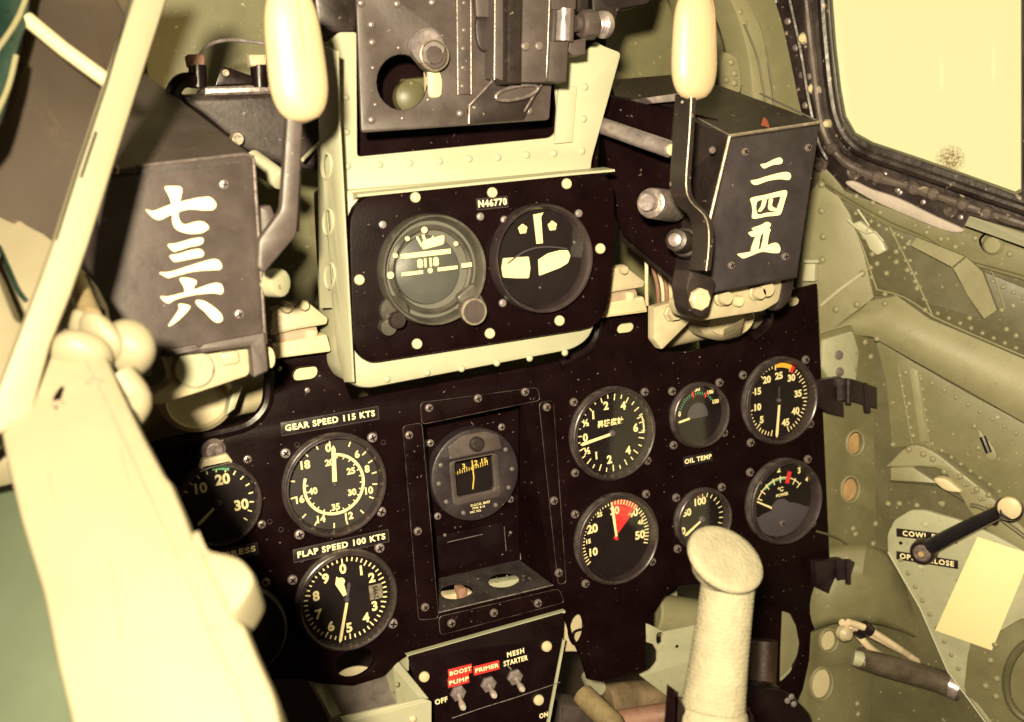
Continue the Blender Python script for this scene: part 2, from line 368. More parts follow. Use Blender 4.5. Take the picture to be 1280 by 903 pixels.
def needle(T, a, r0, r1, w0, w1, h=.004, mt=LUME, name='needle', tip=True):
    m = MB(); x0, y0 = pol(a, r0); x1, y1 = pol(a, r1); d = V((x1 - x0, y1 - y0)).normalized(); n = V((-d.y, d.x))
    P = [(x0 + n.x * w0, y0 + n.y * w0), (x0 - n.x * w0, y0 - n.y * w0), (x1 - n.x * w1, y1 - n.y * w1)]
    if tip: P.append((x1 + d.x * w1 * 1.6, y1 + d.y * w1 * 1.6))
    P.append((x1 + n.x * w1, y1 + n.y * w1))
    m.prism(P, h, h + .0006); return obj(name, m, mt, T)
def hub(T, r, h=.0035, mt=DIALG):
    m = MB(); m.lathe([(r, DH), (r, h + .001), (r * .6, h + .002), (0, h + .002)], seg=20); obj('needle_hub', m, mt, T)

# ================================================================== SETTING
# sky seen through the side window (overexposed daylight), outside the fuselage
def quad(name, mt, P, kindst=True):
    m = MB(); m.hull(P, [(0, 1, 2, 3)]); o = obj(name, m.mesh(name, smooth=False), mt); return o
r_ = ray(1062, 450); t_ = (0.035 - CAM.y) / r_.y
WO = CAM + r_ * t_
WF = frame(WO, V((-.882, -.472, 0)), V((0, 0, 1)))       # fuselage side wall, facing into the cockpit
LINE = (WF.m.to_3x3().inverted() @ V((.42, -.785, -.457))).normalized()   # stringer direction in the wall plane (aft, down)
SKF = frame(D(1160, 60, 3.0), -(RIGHT * .9 + FWD * .6), V((0, 0, 1)))
sky = MB(); sky.hull([V((-6, -2.2, 0)), V((6, -2.2, 0)), V((6, 5, 0)), V((-6, 5, 0))], [(0, 1, 2, 3)])
so = struct('sky', sky.mesh('sky', smooth=False), SKY, SKF)

# forward bulkhead (olive) behind everything
m = MB(); m.prism(PF.pts([(-400, -300), (990, -300), (990, 620), (-400, 620)], -.19), -.20, -.19); struct('forward_bulkhead', m, OLIVE, PF)
m = MB(); m.prism(PF.pts([(-300, 560), (1250, 560), (1250, 1250), (-300, 1250)], -.30), -.31, -.30); struct('footwell_back', m, BROWN, PF)  # dark colour stands in for the shade in the footwell

# ================================================================== INSTRUMENT PANEL
F = PF
T = thing('instrument_panel', 'scuffed black enamel instrument panel with cut-outs, holding the round gauges', 'instrument panel', F.at(640, 600))
G = F.at(640, 600)
out = [(120, 572), (200, 551), (290, 533), (318, 520), (331, 500), (334, 470), (339, 452), (352, 444), (414, 433), (440, 500), (700, 452), (738, 425), (748, 396), (760, 390), (812, 383),
       (817, 390), (820, 422), (836, 440), (860, 441), (940, 420), (955, 411), (962, 398), (958, 371), (1022, 355), (1041, 775), (1014, 790), (1012, 826), (1004, 862), (960, 960), (940, 960), (935, 760), (915, 742), (885, 730), (850, 733),  # lower right leg is a black shape for the stick and panel shadow
       (830, 745), (817, 765), (817, 783), (807, 779), (808, 838), (752, 853), (735, 850), (729, 828), (712, 790), (704, 764), (620, 788), (560, 803), (520, 814), (500, 826), (478, 846), (440, 858), (398, 855), (378, 850), (330, 850), (120, 850)]
pts = [G.p2(x, y, 0) for x, y in out]
def ell(cx, cy, rx, ry, rot=0, n=22): 
    return [(cx + math.cos(t) * rx * math.cos(rot) - math.sin(t) * ry * math.sin(rot), cy + math.cos(t) * rx * math.sin(rot) + math.sin(t) * ry * math.cos(rot)) for t in [2 * math.pi * i / n for i in range(n)]]
def slot(cx, cy, L, w, slope):
    o = []
    for s in (1, -1):
        for k in range(7):
            a = -math.pi / 2 + math.pi * k / 6; x = s * (L / 2 - w / 2) + s * math.cos(a) * w / 2; y = s * math.sin(a) * w / 2; o.append((cx + x, cy + y + slope * x))
    return o
holes = [slot(382, 467, 33, 17, -.12), slot(783, 410, 23, 13, -.12), slot(994, 377, 16, 12, -.12), ell(721, 787, 9, 19, .1), [(978, 764), (990, 768), (998, 784), (1002, 806), (999, 826), (991, 842), (981, 852), (975, 855), (976, 810)], ell(444, 829, 26, 17, -.45)]  # crescent hole stops at the stick's shadow edge, shade built into the cut
BLIND = [(528, 528), (648, 500), (652, 500), (690, 712), (560, 745), (545, 745)]
BX = [(529, 530), (652, 503), (692, 732), (547, 767)]
holes.append(BX)
m = MB(); m.prism(pts, -.004, 0, holes=[[G.p2(x, y, 0) for x, y in h] for h in holes], b=.0012)
obj('panel_plate', m, BLACK, T)
# rolled lips round the gun notches
for nm, L in (('left', [(200, 556), (290, 538), (316, 527), (332, 508), (336, 486), (337, 462)]), ('right', [(960, 392), (960, 402), (950, 414), (938, 422)]), ('mid', [(700, 456), (728, 440), (742, 424), (748, 402)])):
    m = MB(); m.tube(smooth([G.p2(x, y, .001) for x, y in L], 5, False), .0045, 8); obj('rolled_lip', m, BLACK2, T)
# central recessed bay -----------------------------------------------------
B = [G.p2(x, y, 0) for x, y in BX]; dp = .042
m = MB()
bk = [V((p.x, p.y, -dp)) for p in B]; bk2 = [G.p2(533, 534, -dp), G.p2(648, 508, -dp), G.p2(649, 700, -dp), G.p2(544, 724, -dp)]
allv = [V((p.x, p.y, -.002)) for p in B] + bk2
m.hull(allv, [(4, 5, 6, 7), (0, 1, 5, 4), (1, 2, 6, 5), (3, 0, 4, 7)])
obj('recess_box', m.mesh('recess_box', smooth=False), BLACK, T)
# sloping lower shelf with two oval holes
e1, e2, e3, e4 = allv[3], allv[2], bk2[2], bk2[3]
SF = frame(G.m @ e1, (G.m.to_3x3() @ (e2 - e1)).cross(G.m.to_3x3() @ (e4 - e1)), G.m.to_3x3() @ (e4 - e1))
MI = G.i @ SF.m
loc = [SF.i @ (G.m @ e) for e in (e1, e2, e3, e4)]
def onSF(px, py): q = SF.p2(px, py, 0); return (q.x, q.y)
m = MB(); m.prism([(q.x, q.y) for q in loc], -.0015, 0, holes=[[onSF(*q) for q in ell(570, 739, 21, 10, -.1)], [onSF(*q) for q in ell(629, 725, 20, 9.5, -.1)]], m=MI)
obj('recess_shelf', m.mesh('recess_shelf', smooth=False), mat('dusty_lit_black', (.022, .017, .017), .6, var=.6, vscale=40, speck=(.12, .10, .09), sden=.64, sscale=200), T)  # base lightened to paint the shelf as lit, with dust specks over it
m = MB(); m.tube([allv[3] + V((.001, 0, .001)), allv[2] + V((0, 0, .001))], .0007, 6); obj('worn_lit_edge', m, STEELD, T)  # bright line paints the highlight along the shelf's lower edge
m = MB(); m.tube([bk2[1] + V((0, 0, .002)), bk2[2] + V((0, .001, .003))], .0005, 6); obj('worn_lit_edge', m, STEELD, T)  # light line painted along the inner right edge of the recess
# bay frame strips
RUB = mat('rubbed_lit_edge', (.075, .06, .055), .4, metal=.3, var=1.0, vscale=60, bump=0)
def strip(P, h0=.0, h1=.003, rr=6, mt=BLACK):
    m = MB(); q = [G.p2(x, y, 0) for x, y in P]; R_ = rounded(q, G.px(q[0], rr)); m.prism(R_, h0 + .0002, h1, b=.001); s_ = obj('frame_strip', m, mt, T)
    m = MB(); m.tube([V((p.x, p.y, h1 - .0006)) for p in R_ + [R_[0]]], .00028, 5); obj('rubbed_lit_edge', m, RUB, s_); return s_  # line paints both rubbed wear and the thin highlight on the strip
strip([(524, 503), (670, 484), (674, 500), (526, 530)])
strip([(502, 532), (526, 528), (547, 772), (522, 774)])
strip([(547, 770), (697, 735), (704, 752), (549, 793)])
strip([(672, 503), (690, 500), (706, 728), (696, 730)])
screws(T, G, [(536, 510), (597, 498), (656, 490), (511, 544), (522, 664), (531, 759), (564, 779), (617, 766), (672, 754), (683, 509), (692, 626), (698, 716)], 5.5, .003, SCREW)
screws(T, G, [(690, 608), (349, 461), (384, 488), (521, 643), (246, 545), (702, 437)], 3.6, 0, SCREW, cross=False)
# small cover plate in the bay
m = MB(); c = G.p2(592, 682, -.040); m.box(c.x - .034, c.y - .016, -.0415, c.x + .03, c.y + .016, -.0395, b=.0005); obj('cover_plate', m, BLACK2, T)
m = MB(); c2 = G.p2(588, 672, -.039); m.box(c2.x - .022, c2.y, -.0394, c2.x + .012, c2.y + .0006, -.0390); c3 = G.p2(631, 672, -.039); m.box(c3.x, c3.y - .013, -.0394, c3.x + .0006, c3.y + .01, -.0390); obj('scratch_line', m, STEELD, T)
screws(T, G, [(638, 666), (556, 669)], 2.2, -.0394, SCREW, cross=False)
# embossed tapes
tape(T, G, 413, 526, 118, 17, 'GEAR SPEED 115 KTS')
tape(T, G, 427, 682, 116, 17, 'FLAP SPEED 100 KTS')
tape(T, G, 872, 574, 41, 13, 'OIL TEMP', border=False)
tape(T, G, 285, 693, 70, 16, 'OIL PRESS')
# loose screw heads / hollow rivets on the panel face
for (x, y) in [(468, 543), (479, 553), (371, 556), (452, 674), (337, 652), (351, 662), (377, 700), (326, 624)]:
    p = G.p2(x, y, 0); m = MB(); rr = G.px(p, 3.4); m.ring([(rr, 0), (rr, .0008), (rr * .7, .0008), (rr * .7, 0)], seg=14); obj('hollow_rivet', m, BEZ, T, loc=p)
# light chips
m = MB()
for _ in range(90):
    x = random.uniform(200, 1030); y = random.uniform(440, 850)
    p = G.p2(x, y, 0)
    if not (geometry.intersect_point_tri_2d and True): pass
    s = random.choice([.0003, .0004, .0006]); a = random.uniform(0, 3)
    m.prism([(p.x + math.cos(a + k * 1.57) * s * (1 + random.random()), p.y + math.sin(a + k * 1.57) * s) for k in range(4)], .0001, .00022)
ch = obj('paint_chips', m.mesh('paint_chips', smooth=False), EDGE, T); ch['kind'] = 'stuff'
# black spring clips at the right edge
def clip(px, py, lab, wpx, hpx):
    K = F.at(px, py, .004); C = thing('spring_clip', lab, 'clip', K, 'black clips on the right edge of the panel')
    def q(dx, dy, h): v = K.p2(px + dx, py + dy, h); return v
    m = MB(); a = q(-20, -18, 0); b = q(wpx * .42, hpx * .5, 0)
    m.prism(rounded([q(-26, -15, 0), q(8, -19, 0), q(10, 30, 0), q(-8, 26, 0), q(-24, 18, 0)], .001), -.004, .004, b=.001); obj('clip_base', m, RUBBER, C)
    m = MB(); P = [q(2, -16, .004), q(18, -17, .009), q(wpx - 12, -10, .003), q(wpx, -6, -.004)]
    Q = smooth(P, 5, False); hh = G.px(V((0, 0, 0)), hpx * .82)
    vs = []; fs = []
    for i, p in enumerate(Q): vs += [p, p + V((0, -hh, 0)), p + V((0, 0, .0022)), p + V((0, -hh, .0022))]
    for i in range(len(Q) - 1):
        k = i * 4; fs += [(k + 2, k + 3, k + 7, k + 6), (k, k + 4, k + 5, k + 1), (k, k + 2, k + 6, k + 4), (k + 1, k + 5, k + 7, k + 3)]
    k = (len(Q) - 1) * 4; fs += [(0, 1, 3, 2), (k, k + 2, k + 3, k + 1)]
    m.hull(vs, fs); obj('clip_tongue', m, RUBBER, C)
    m = MB(); m.cyl(q(18, -16, .0115) , q(18, 14, .0115), .003, seg=10); obj('clip_roll', m, RUBBER, C)
    m = MB(); m.cyl(q(wpx - 14, -10, .005) , q(wpx - 10, 24, .004), .0035, seg=10); obj('clip_roll', m, RUBBER, C)
clip(1042, 490, 'black metal clip on the panel edge beside the gauge numbered to 45', 52, 38)
clip(1042, 716, 'black metal clip on the lower panel edge above the lightening holes', 42, 38)

# ================================================================== GAUGES
R = .0419
# 1 airspeed (upper left)
T, G = gauge('airspeed_gauge', 'large airspeed dial with inner white ring, under the GEAR SPEED tape', F, 417, 605, R, face=mat('dial_charcoal', (.024, .019, .020), .6, var=.1, bump=0), scr=(-48, 48, 130, 222), scr_px=6.5, scr_mt=SCREWS_B, scr_r=1.13)
q = .87
mark(T, lambda m: [tick(m, a, q * R * .87, q * R * .98, .0011, DH) for a in (0, 28, 53, 68, 85, 101, 120, 143, 168, 186, 212, 232, 262, 285, 325, 342)] and None)
mark(T, lambda m: arc(m, 5, 292, R * .545, R * .60, DH + .0002, 60), name='inner_ring')
mark(T, lambda m: [tick(m, a, R * .50, R * .56, .0009, DH + .0005) for a in range(12, 292, 14)] and None, name='inner_ticks')
numerals(T, [('0', -3, .71, .19), ('6', 46, .70, .17), ('8', 76, .69, .17), ('10', 112, .70, .17), ('12', 163, .71, .17), ('14', 208, .71, .17), ('16', 256, .71, .17), ('18', 312, .70, .19),
             ('20', -6, .43, .15), ('25', 62, .40, .15), ('30', 125, .40, .15), ('35', 182, .45, .15), ('40', 262, .42, .15)], R)
needle(T, 4, R * .06, R * .70, .0018, .0016, h=.003); hub(T, R * .045, .0025)
# 2 altimeter (lower left)
T, G = gauge('altimeter', 'large dial numbered 0 to 9 under the FLAP SPEED tape, at lower left', F, 432, 748, R, scr=(-58, 42, 130), scr_px=6.5, scr_mt=SCREWS_B, scr_r=1.15)
mark(T, lambda m: [tick(m, a * 7.2, q * R * (.86 if a % 5 else .82), q * R * .95, .0011, DH) for a in range(50)] and None)
numerals(T, [(str(i), i * 36, .60, .23) for i in range(10) if i not in (2, 3)] + [('2', 62, .62, .23), ('3', 118, .62, .23)], R)
m = MB(); m.box(-.0055, -.0062, 0, .0055, .0062, .0004); wn = obj('baro_window', m, EDGE, T, loc=(R * .60, R * .0, DH))
m = MB(); text_into(m, '2995', .0055, 0, 0, .0006, bold=.02, rz=math.pi / 2); obj('lettering', m.mesh('lettering', smooth=False), BLACK2, wn)
needle(T, 196, R * .05, R * .80, .0011, .0013, h=.0045); needle(T, -17, R * .10, R * .40, .0016, .0034, h=.0035, name='short_needle'); needle(T, 14, R * .05, R * .30, .0011, .0014, h=.003, mt=DIALG, name='third_needle')
m = MB(); m.lathe([(.0034, 0), (.0034, .0004)], c=(*pol(-12, R * .40), .0041), seg=12); obj('needle_lobe', m, LUME, T); hub(T, R * .05, .004)
# 3 oil pressure (far left)
T, G = gauge('pressure_gauge', 'small gauge numbered 10 20 30 half hidden by the cream sill', F, 272, 628, .0325, scr=(42, 128), scr_px=5.5, scr_r=1.2); r = .0325
mark(T, lambda m: [tick(m, a, q * r * .84, q * r * .96, .001, DH) for a in range(-60, 135, 16)] and None)
mark(T, lambda m: arc(m, -2, 25, q * r * .90, q * r * .98, DH, 8), mt=GREEN, name='green_arc')
numerals(T, [('10', -42, .55, .30), ('20', 18, .55, .30), ('30', 108, .55, .30)], r)
needle(T, 232, r * .15, r * .62, .0009, .0014, h=.004); hub(T, r * .08)
# brass fitting above it
L_ = F.at(268, 575, .002); C = thing('gauge_lamp', 'small cream hooded lamp above the gauge numbered 10 20 30', 'lamp', L_)
m = MB(); m.prism(rounded([V((-.013, -.004)), V((.013, -.003)), V((.009, .005)), V((-.009, .004))], .002), 0, .008, b=.002); obj('hood', m, CAST, C)
m = MB(); m.lathe([(.009, -.004), (.009, .003), (.006, .006), (0, .007)], seg=20); obj('lens', m, STEELD, C, loc=(0, .008, 0))
# 4 climb
T, G = gauge('climb_gauge', 'climb rate dial with two rows of 1 2 4 meeting at 6 on the right', F, 763, 541, R, scr=(-46, 50, 132, 232), scr_px=5.5, scr_r=1.15)
mark(T, lambda m: [tick(m, a, q * R * (.86 if k % 2 else .80), q * R * .96, .0010, DH) for k, a in enumerate(list(range(-86, 84, 12)) + list(range(96, 270, 12)))] and None)
mark(T, lambda m: (arc(m, 72, 100, q * R * .90, q * R * .94, DH, 8), tick(m, 73, q * R * .78, q * R * .92, .001, DH), tick(m, 99, q * R * .78, q * R * .92, .001, DH)) and None, name='six_bracket')
numerals(T, [('2', -8, .60, .21), ('4', 32, .62, .21), ('6', 90, .60, .21), ('4', 140, .60, .21), ('2', 188, .58, .21), ('1', -42, .60, .21), ('1', 222, .58, .19), ('½', -62, .66, .17), ('½', 244, .66, .17), ('0', -90, .62, .2)], R)
m = MB(); text_into(m, '昇降度計', R * .155, 0, R * .22, DH + .0002, bold=.03, ext=.0001, spacing=1.05); obj('lettering', m.mesh('lettering', smooth=False), LUME, T)
needle(T, 262, R * .06, R * .74, .0012, .0014, h=.004); hub(T, R * .07)
# 5 oil temp
r = .0303
T, G = gauge('oil_temperature_gauge', 'small temperature dial above the OIL TEMP tape', F, 871, 518, r, scr=(-45, 45, 128, 228), scr_px=5.5, scr_r=1.2)
mark(T, lambda m: [tick(m, a, q * r * .70, q * r * .80, .0006, DH) for a in range(-80, 60, 7)] and None, mt=GREEN)
mark(T, lambda m: (tick(m, -12, q * r * .64, q * r * .86, .0018, DH + .0003), tick(m, 30, q * r * .64, q * r * .86, .0018, DH + .0003)) and None, mt=RED, name='red_marks')
numerals(T, [('5', -40, .77, .20), ('50', 2, .78, .17), ('100', 38, .78, .14), ('150', 66, .72, .15), ('0', -80, .66, .18)], r)
m = MB(); text_into(m, '℃', r * .2, 0, r * .2, DH + .0002, ext=.0001); obj('lettering', m.mesh('lettering', smooth=False), GREEN, T)
needle(T, 262, r * .36, r * .72, .0010, .0010, h=.004)
m = MB(); m.prism([pol(a, r * .36) for a in range(-90, 91, 15)] + [pol(a, q * r * .99) for a in range(110, 251, 10)][:0] + [(-r * .36, -r * .1), (r * .36, -r * .1)][::-1], DH, DH + .0005); obj('centre_cover', m, DIALG, T)
# 6 tachometer
T, G = gauge('tachometer', 'dial numbered 5 to 45 with an orange arc at the top right', F, 971, 500, R, scr=(-52, 46, 128, 222), scr_px=5.5, scr_r=1.16)
mark(T, lambda m: [tick(m, 195 + a * 6.5, q * R * (.86 if a % 5 else .80), q * R * .96, .00095, DH) for a in range(0, 51)] and None)
mark(T, lambda m: arc(m, -1, 30, q * R * .86, q * R * .98, DH + .0003, 12), mt=YEL, name='orange_arc')
mark(T, lambda m: arc(m, 30, 37, q * R * .80, q * R * .98, DH + .0004, 4), mt=RED, name='red_mark')
numerals(T, [('5', 230, .60, .19), ('10', 262, .58, .19), ('15', 297, .62, .19), ('20', 331, .58, .19), ('25', 6, .55, .19), ('30', 42, .60, .19), ('35', 85, .58, .19), ('40', 125, .60, .19), ('45', 160, .60, .19)], R)
needle(T, 188, R * .10, R * .80, .0011, .0014, h=.004); needle(T, 4, R * .05, R * .3, .0006, .0004, h=.003, mt=DIALG, name='needle_tail'); hub(T, R * .05)
# 7 manifold pressure
T, G = gauge('manifold_gauge', 'dial numbered 10 to 50 with a solid red wedge', F, 768, 672, R, scr=(-52, 46, 130, 222), scr_px=5.5, scr_r=1.16)
mark(T, lambda m: [tick(m, 238 + a * 5.4, q * R * .85, q * R * .97, .00095, DH) for a in range(0, 44) if not (118 <= 238 + a * 5.4 - 360 + 120 <= 163)] and None)
def wedge(m):
    m.prism([(0, 0)] + [pol(a, q * R * .97) for a in range(-3, 46, 3)], DH, DH + .0003)
mark(T, wedge, mt=RED, name='red_wedge')
mark(T, lambda m: [tick(m, -2 + a * 5.4, q * R * .85, q * R * .97, .0009, DH + .0004) for a in range(9)] and None, name='ticks_on_red')
numerals(T, [('10', 250, .60, .21), ('20', 300, .62, .23), ('40', 46, .66, .22), ('50', 97, .62, .22), ('15', 275, .66, .12), ('25', 330, .68, .12), ('35', 22, .68, .12), ('45', 72, .68, .12)], R)
m = MB(); text_into(m, '30', R * .23, *pol(2, R * .60), DH + .0007, ext=.0001, bold=.03); obj('numeral', m.mesh('numeral', smooth=False), LUME, T)
needle(T, -5, R * .05, R * .72, .0010, .0014, h=.004); hub(T, R * .04, mt=RED)
# 8 cylinder/fuel behind stick
r = .0298
T, G = gauge('small_pressure_gauge', 'small gauge numbered 0 50 100 partly hidden by the control stick', F, 875, 648, r, scr=(-45, 45, 228, 135), scr_px=5.5, scr_r=1.2)
mark(T, lambda m: [tick(m, a, q * r * .80, q * r * .96, .0008, DH) for a in range(-5, 130, 13)] and None)
mark(T, lambda m: tick(m, -2, q * r * .84, q * r * 1.0, .002, DH + .0002), mt=RED, name='red_mark')
numerals(T, [('100', -2, .55, .28), ('50', 300, .58, .28), ('0', 248, .72, .28)], r)
needle(T, 240, r * .1, r * .72, .0009, .0013, h=.004); hub(T, r * .1)
# 9 power / temp
T, G = gauge('cylinder_temperature_gauge', 'dial with a curved scale 0 to 4, a red block and a grey lower half', F, 975, 625, R, scr=(-45, 45, 130), scr_px=5.5, scr_r=1.16, depth=.014)
Cx, Cy = 0, -R * .18
m = MB(); m.prism([pol(a, q * R * .985) for a in range(112, 249, 8)] + [(-R * .5, -R * .22), (-R * .30, -R * .20), (-R * .24, -R * .06), (-R * .1, R * .04), (R * .08, R * .03), (R * .24, -R * .1), (R * .35, -R * .12)], DH, DH + .0012, b=.0003); obj('lower_cover', m, DIALG, T)
def sarc(fn):
    def g(m):
        k = len(m.v); fn(m)
        for i in range(k, len(m.v)): m.v[i] = m.v[i] + V((Cx, Cy, 0))
    return g
mark(T, sarc(lambda m: arc(m, -62, 50, R * .70, R * .725, DH, 30)), name='scale_arc')
mark(T, sarc(lambda m: arc(m, -40, 18, R * .66, R * .695, DH, 20)), mt=GREEN, name='green_arc')
mark(T, sarc(lambda m: [tick(m, a, R * .60, R * .76, .0010, DH + .0003) for a in (-62, -47, -33, -16, 0, 35, 50)] and None), name='scale_marks')
mark(T, sarc(lambda m: tick(m, 18, R * .58, R * .86, .0048, DH + .0006)), mt=RED, name='red_block')
for t, a, rf, sz in [('0', -60, .86, .18), ('1', -40, .92, .2), ('2', -2, .92, .21), ('3', 35, .95, .19), ('4', 55, .92, .15)]:
    m = MB(); x, y = pol(a, R * rf); text_into(m, t, sz * R, 0, 0, 0, bold=.03, ext=.0001); obj('numeral', m.mesh('numeral', smooth=False), LUME, T, loc=(x + Cx, y + Cy, DH + .0002))
m = MB(); text_into(m, '℃', R * .15, 0, R * .25, DH + .0002, ext=.0001); text_into(m, 'POWER', R * .10, R * .04, R * .12, DH + .0002, bold=.03, ext=.0001); obj('lettering', m.mesh('lettering', smooth=False), LUME, T)
m = MB(); x0, y0 = -R * .33, -R * .10; x1, y1 = -R * .82, R * .18
m.prism([(x0, y0 - .0011), (x1, y1 - .0007), (x1, y1 + .0009), (x0, y0 + .0013)], .0045, .005); obj('needle', m, LUME, T)
s = obj('cover_screw', SCREW, None, T, loc=(-.0, -R * .55, DH + .0012), sc_=.0032); obj('slot', CROSS, None, s)
# hidden gauge lower left
T, G = gauge('blank_gauge', 'dark empty gauge rim mostly hidden below the gauge numbered 10 20 30', F, 296, 788, .038, scr=(38,), scr_px=6, scr_r=1.12)
# 10 compass-window instrument in the bay
W = F.at(588, 590, -.040); T = thing('compass_window_instrument', 'dark grey round instrument with a square window in the recessed bay', 'gauge', W, 'round gauges on the instrument panel'); rr = .0412
m = MB()
win = rounded([V((-.0215, -.021)), V((.0195, -.021)), V((.0195, .0165)), V((-.0215, .0165))], [.007, .009, .001, .001])
m.prism(circ((0, 0), rr, 64), 0, .012, holes=[win], b=.002); obj('housing', m, mat('instrument_grey', (.024, .017, .021), .45, var=.2, vscale=60, bump=.1, speck=(.2, .18, .15), sden=.7), T)
m = MB(); m.prism(rounded([V((-.024, -.0235)), V((.022, -.0235)), V((.022, .0165)), V((-.024, .0165))], .005), .0105, .0135, holes=[rounded([V((-.019, -.0165)), V((.0165, -.0165)), V((.0165, .0155)), V((-.019, .0155))], .004)], b=.001); obj('window_frame', m, GREY, T)
m = MB(); m.prism(rounded([V((-.024, .018)), V((.026, .019)), V((.024, .032)), V((.012, .0375)), V((-.010, .0375)), V((-.024, .030))], .002), .0115, .014, b=.001); obj('top_bracket', m, GREY, T)
m = MB(); m.lathe([(.0065, 0), (.0065, .003), (.005, .0045), (0, .0045)], c=(.002, .028, .014), seg=20); obj('knob', m, GREYD, T)
m = MB(); m.box(-.024, -.024, .001, .022, .018, .002); obj('card_back', m, DIAL, T)
mb = MB()
for k in range(-6, 10):
    x = -.018 + (k + 6) * .0022; y = .0005 + (k + 6) * .00025; L = .004 if k % 3 else .006
    mb.box(x, y, .0032, x + .0007, y + L * .7, .0034)
obj('scale_marks', mb.mesh('scale_marks', smooth=False), LUMEY, T)
for t, x in (('3', -.007), ('12', .003), ('15', .012)):
    m = MB(); text_into(m, t, .0065, 0, 0, 0, bold=.03, ext=.0001); obj('numeral', m.mesh('numeral', smooth=False), LUMEY, T, loc=(x, .0075 + x * .1, .0033))
m = MB(); m.tube([V((.0, .0125, .006)), V((.0, -.004, .007)), V((-.0015, -.014, .006))], .0006, 6); obj('lubber_line', m, LUMEY, T)
m = MB(); m.box(-.0235, -.022, .0095, .0215, .017, .0100); obj('glass', m, GLASS, T)
m = MB(); text_into(m, 'D.G.C.D. 30457', .0028, .002, -.0265, .0122, bold=.02); text_into(m, 'TYPE  B-16', .0026, .0, -.0295, .0122, bold=.02); text_into(m, 'PAT. NO.', .0026, -.003, -.0325, .0122, bold=.02); obj('lettering', m.mesh('lettering', smooth=False), LUME, T)
for a in (25, 60, 92, 120, 152, 205, 238, 268, 295): 
    x, y = pol(a, rr * .84); obj('housing_screw', SCREW, None, T, loc=(x, y, .012), sc_=.0021)
for a in (-47, 43, 132, 226):
    x, y = pol(a, rr * 1.16); s = obj('mounting_screw', SCREWS_B, None, T, loc=(x, y, .0005), sc_=.0033); obj('slot', CROSS, None, s)
# ================================================================== PALE GREEN HOUSING
H1 = .050
G = F.at(590, 470, 0); T = thing('sight_housing', 'pale green riveted housing in the middle that carries the black two-gauge plate', 'housing', G)
def pp_(l, h): return [G.p2(x, y, h) for x, y in l]
def zoff(l, dz): return [V((p.x, p.y)) + V((0, dz)) for p in l]
front = pp_([(421, 238), (752, 212), (755, 300), (748, 398), (738, 424), (718, 438), (462, 487), (443, 484), (432, 466)], H1)
m = MB(); m.prism(rounded(front, [0.004, .004, .004, .01, .02, .02, .02, .014, .004]), -.015, H1, b=.004); obj('lower_box', m, PRIM, T)
# left flange with lightening holes (a wall running forward)
a0 = G.p2(400, 62, H1 - .004); a1 = G.p2(421, 62, H1); 
top = G.p2(401, 60, H1 - .002); bot = G.p2(427, 470, H1 - .002)
SFr = frame(G.m @ bot, V((-1, -.25, 0)), (G.m.to_3x3() @ (top - bot)))
Ls = [SFr.p2(x, y, 0) for x, y in [(398, 56), (421, 64), (423, 150), (441, 478), (430, 478), (421, 440), (398, 160)]]
m = MB(); m.prism(Ls, -.0015, 0, holes=[[SFr.p2(*q, 0) for q in ell(x, y, 5.5, 15, 0.03)] for x, y in ((408, 208), (410, 278), (412, 345))], b=.0004, m=G.i @ SFr.m); obj('side_flange', m, PRIM, T)
m = MB(); m.prism([SFr.p2(x, y, -.004) for x, y in [(396, 180), (424, 180), (432, 385), (400, 385)]], -.005, -.004, m=G.i @ SFr.m); obj('hole_light_backing', m, PRIM, T)  # added pale plate, its colour stands for light behind the holes
for x, y in ((408, 208), (410, 278), (412, 345)):
    L = [SFr.p2(*q, 0.0004) for q in ell(x, y, 6.2, 16, .03)]; m = MB(); m.tube([(G.i @ SFr.m) @ V(p) for p in L + [L[0]]], .0009, 6); obj('hole_lip', m, PRIM, T)
# upper plate with the opening under the gun sight
up = pp_([(404, 58), (424, 40), (446, 40), (447, 196), (690, 172), (699, 160), (691, 60), (735, 62), (745, 52), (756, 58), (777, 66), (740, 200), (739, 212), (421, 240)], H1 - .004)
m = MB(); m.prism(rounded(up, [.002, .002, .002, .003, .006, .01, .002, .002, .002, .002, .004, .004, .002, .002]), H1 - .007, H1 - .004, b=.0012); obj('upper_plate', m, PRIM, T)
m = MB(); m.prism(pp_([(699, 108), (722, 108), (716, 178), (694, 180)], H1 - .001), H1 - .004, H1 - .001, b=.001); obj('channel_strip', m, PRIM, T)
# opening interior (dark box behind)
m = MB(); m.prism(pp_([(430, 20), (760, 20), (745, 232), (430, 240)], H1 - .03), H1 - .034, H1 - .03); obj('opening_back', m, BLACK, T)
m = MB(); m.prism(pp_([(506, 98), (545, 94), (545, 150), (498, 160)], H1 - .018), H1 - .029, H1 - .018, b=.004); obj('inner_bracket', m, OLIVED, T)
# ledge between
m = MB(); led = [G.p2(x, y, H1) for x, y in [(440, 240), (600, 224), (700, 214), (758, 209)]]
vs = []; fs = []
for p in led: vs += [V((p.x, p.y, H1 - .004)), V((p.x, p.y - .002, H1 + .013)), V((p.x, p.y - .0038, H1 + .013)), V((p.x, p.y - .006, H1 - .001))]
for i in range(3): 
    for k in range(4): fs.append((i * 4 + k, i * 4 + (k + 1) % 4, (i + 1) * 4 + (k + 1) % 4, (i + 1) * 4 + k))
fs += [(0, 1, 2, 3), (12, 13, 14, 15)]; m.hull(vs, fs); obj('ledge', m, PRIM, T)
dots(T, G, [(434, 208), (474, 206), (512, 204), (549, 202), (586, 199), (622, 197), (658, 194), (692, 192), (727, 189), (731, 109), (729, 149), (432, 122), (433, 165), (413, 100), (414, 130), (418, 193), (424, 210)], RV_PRIM, 5.0, H1 - .004)
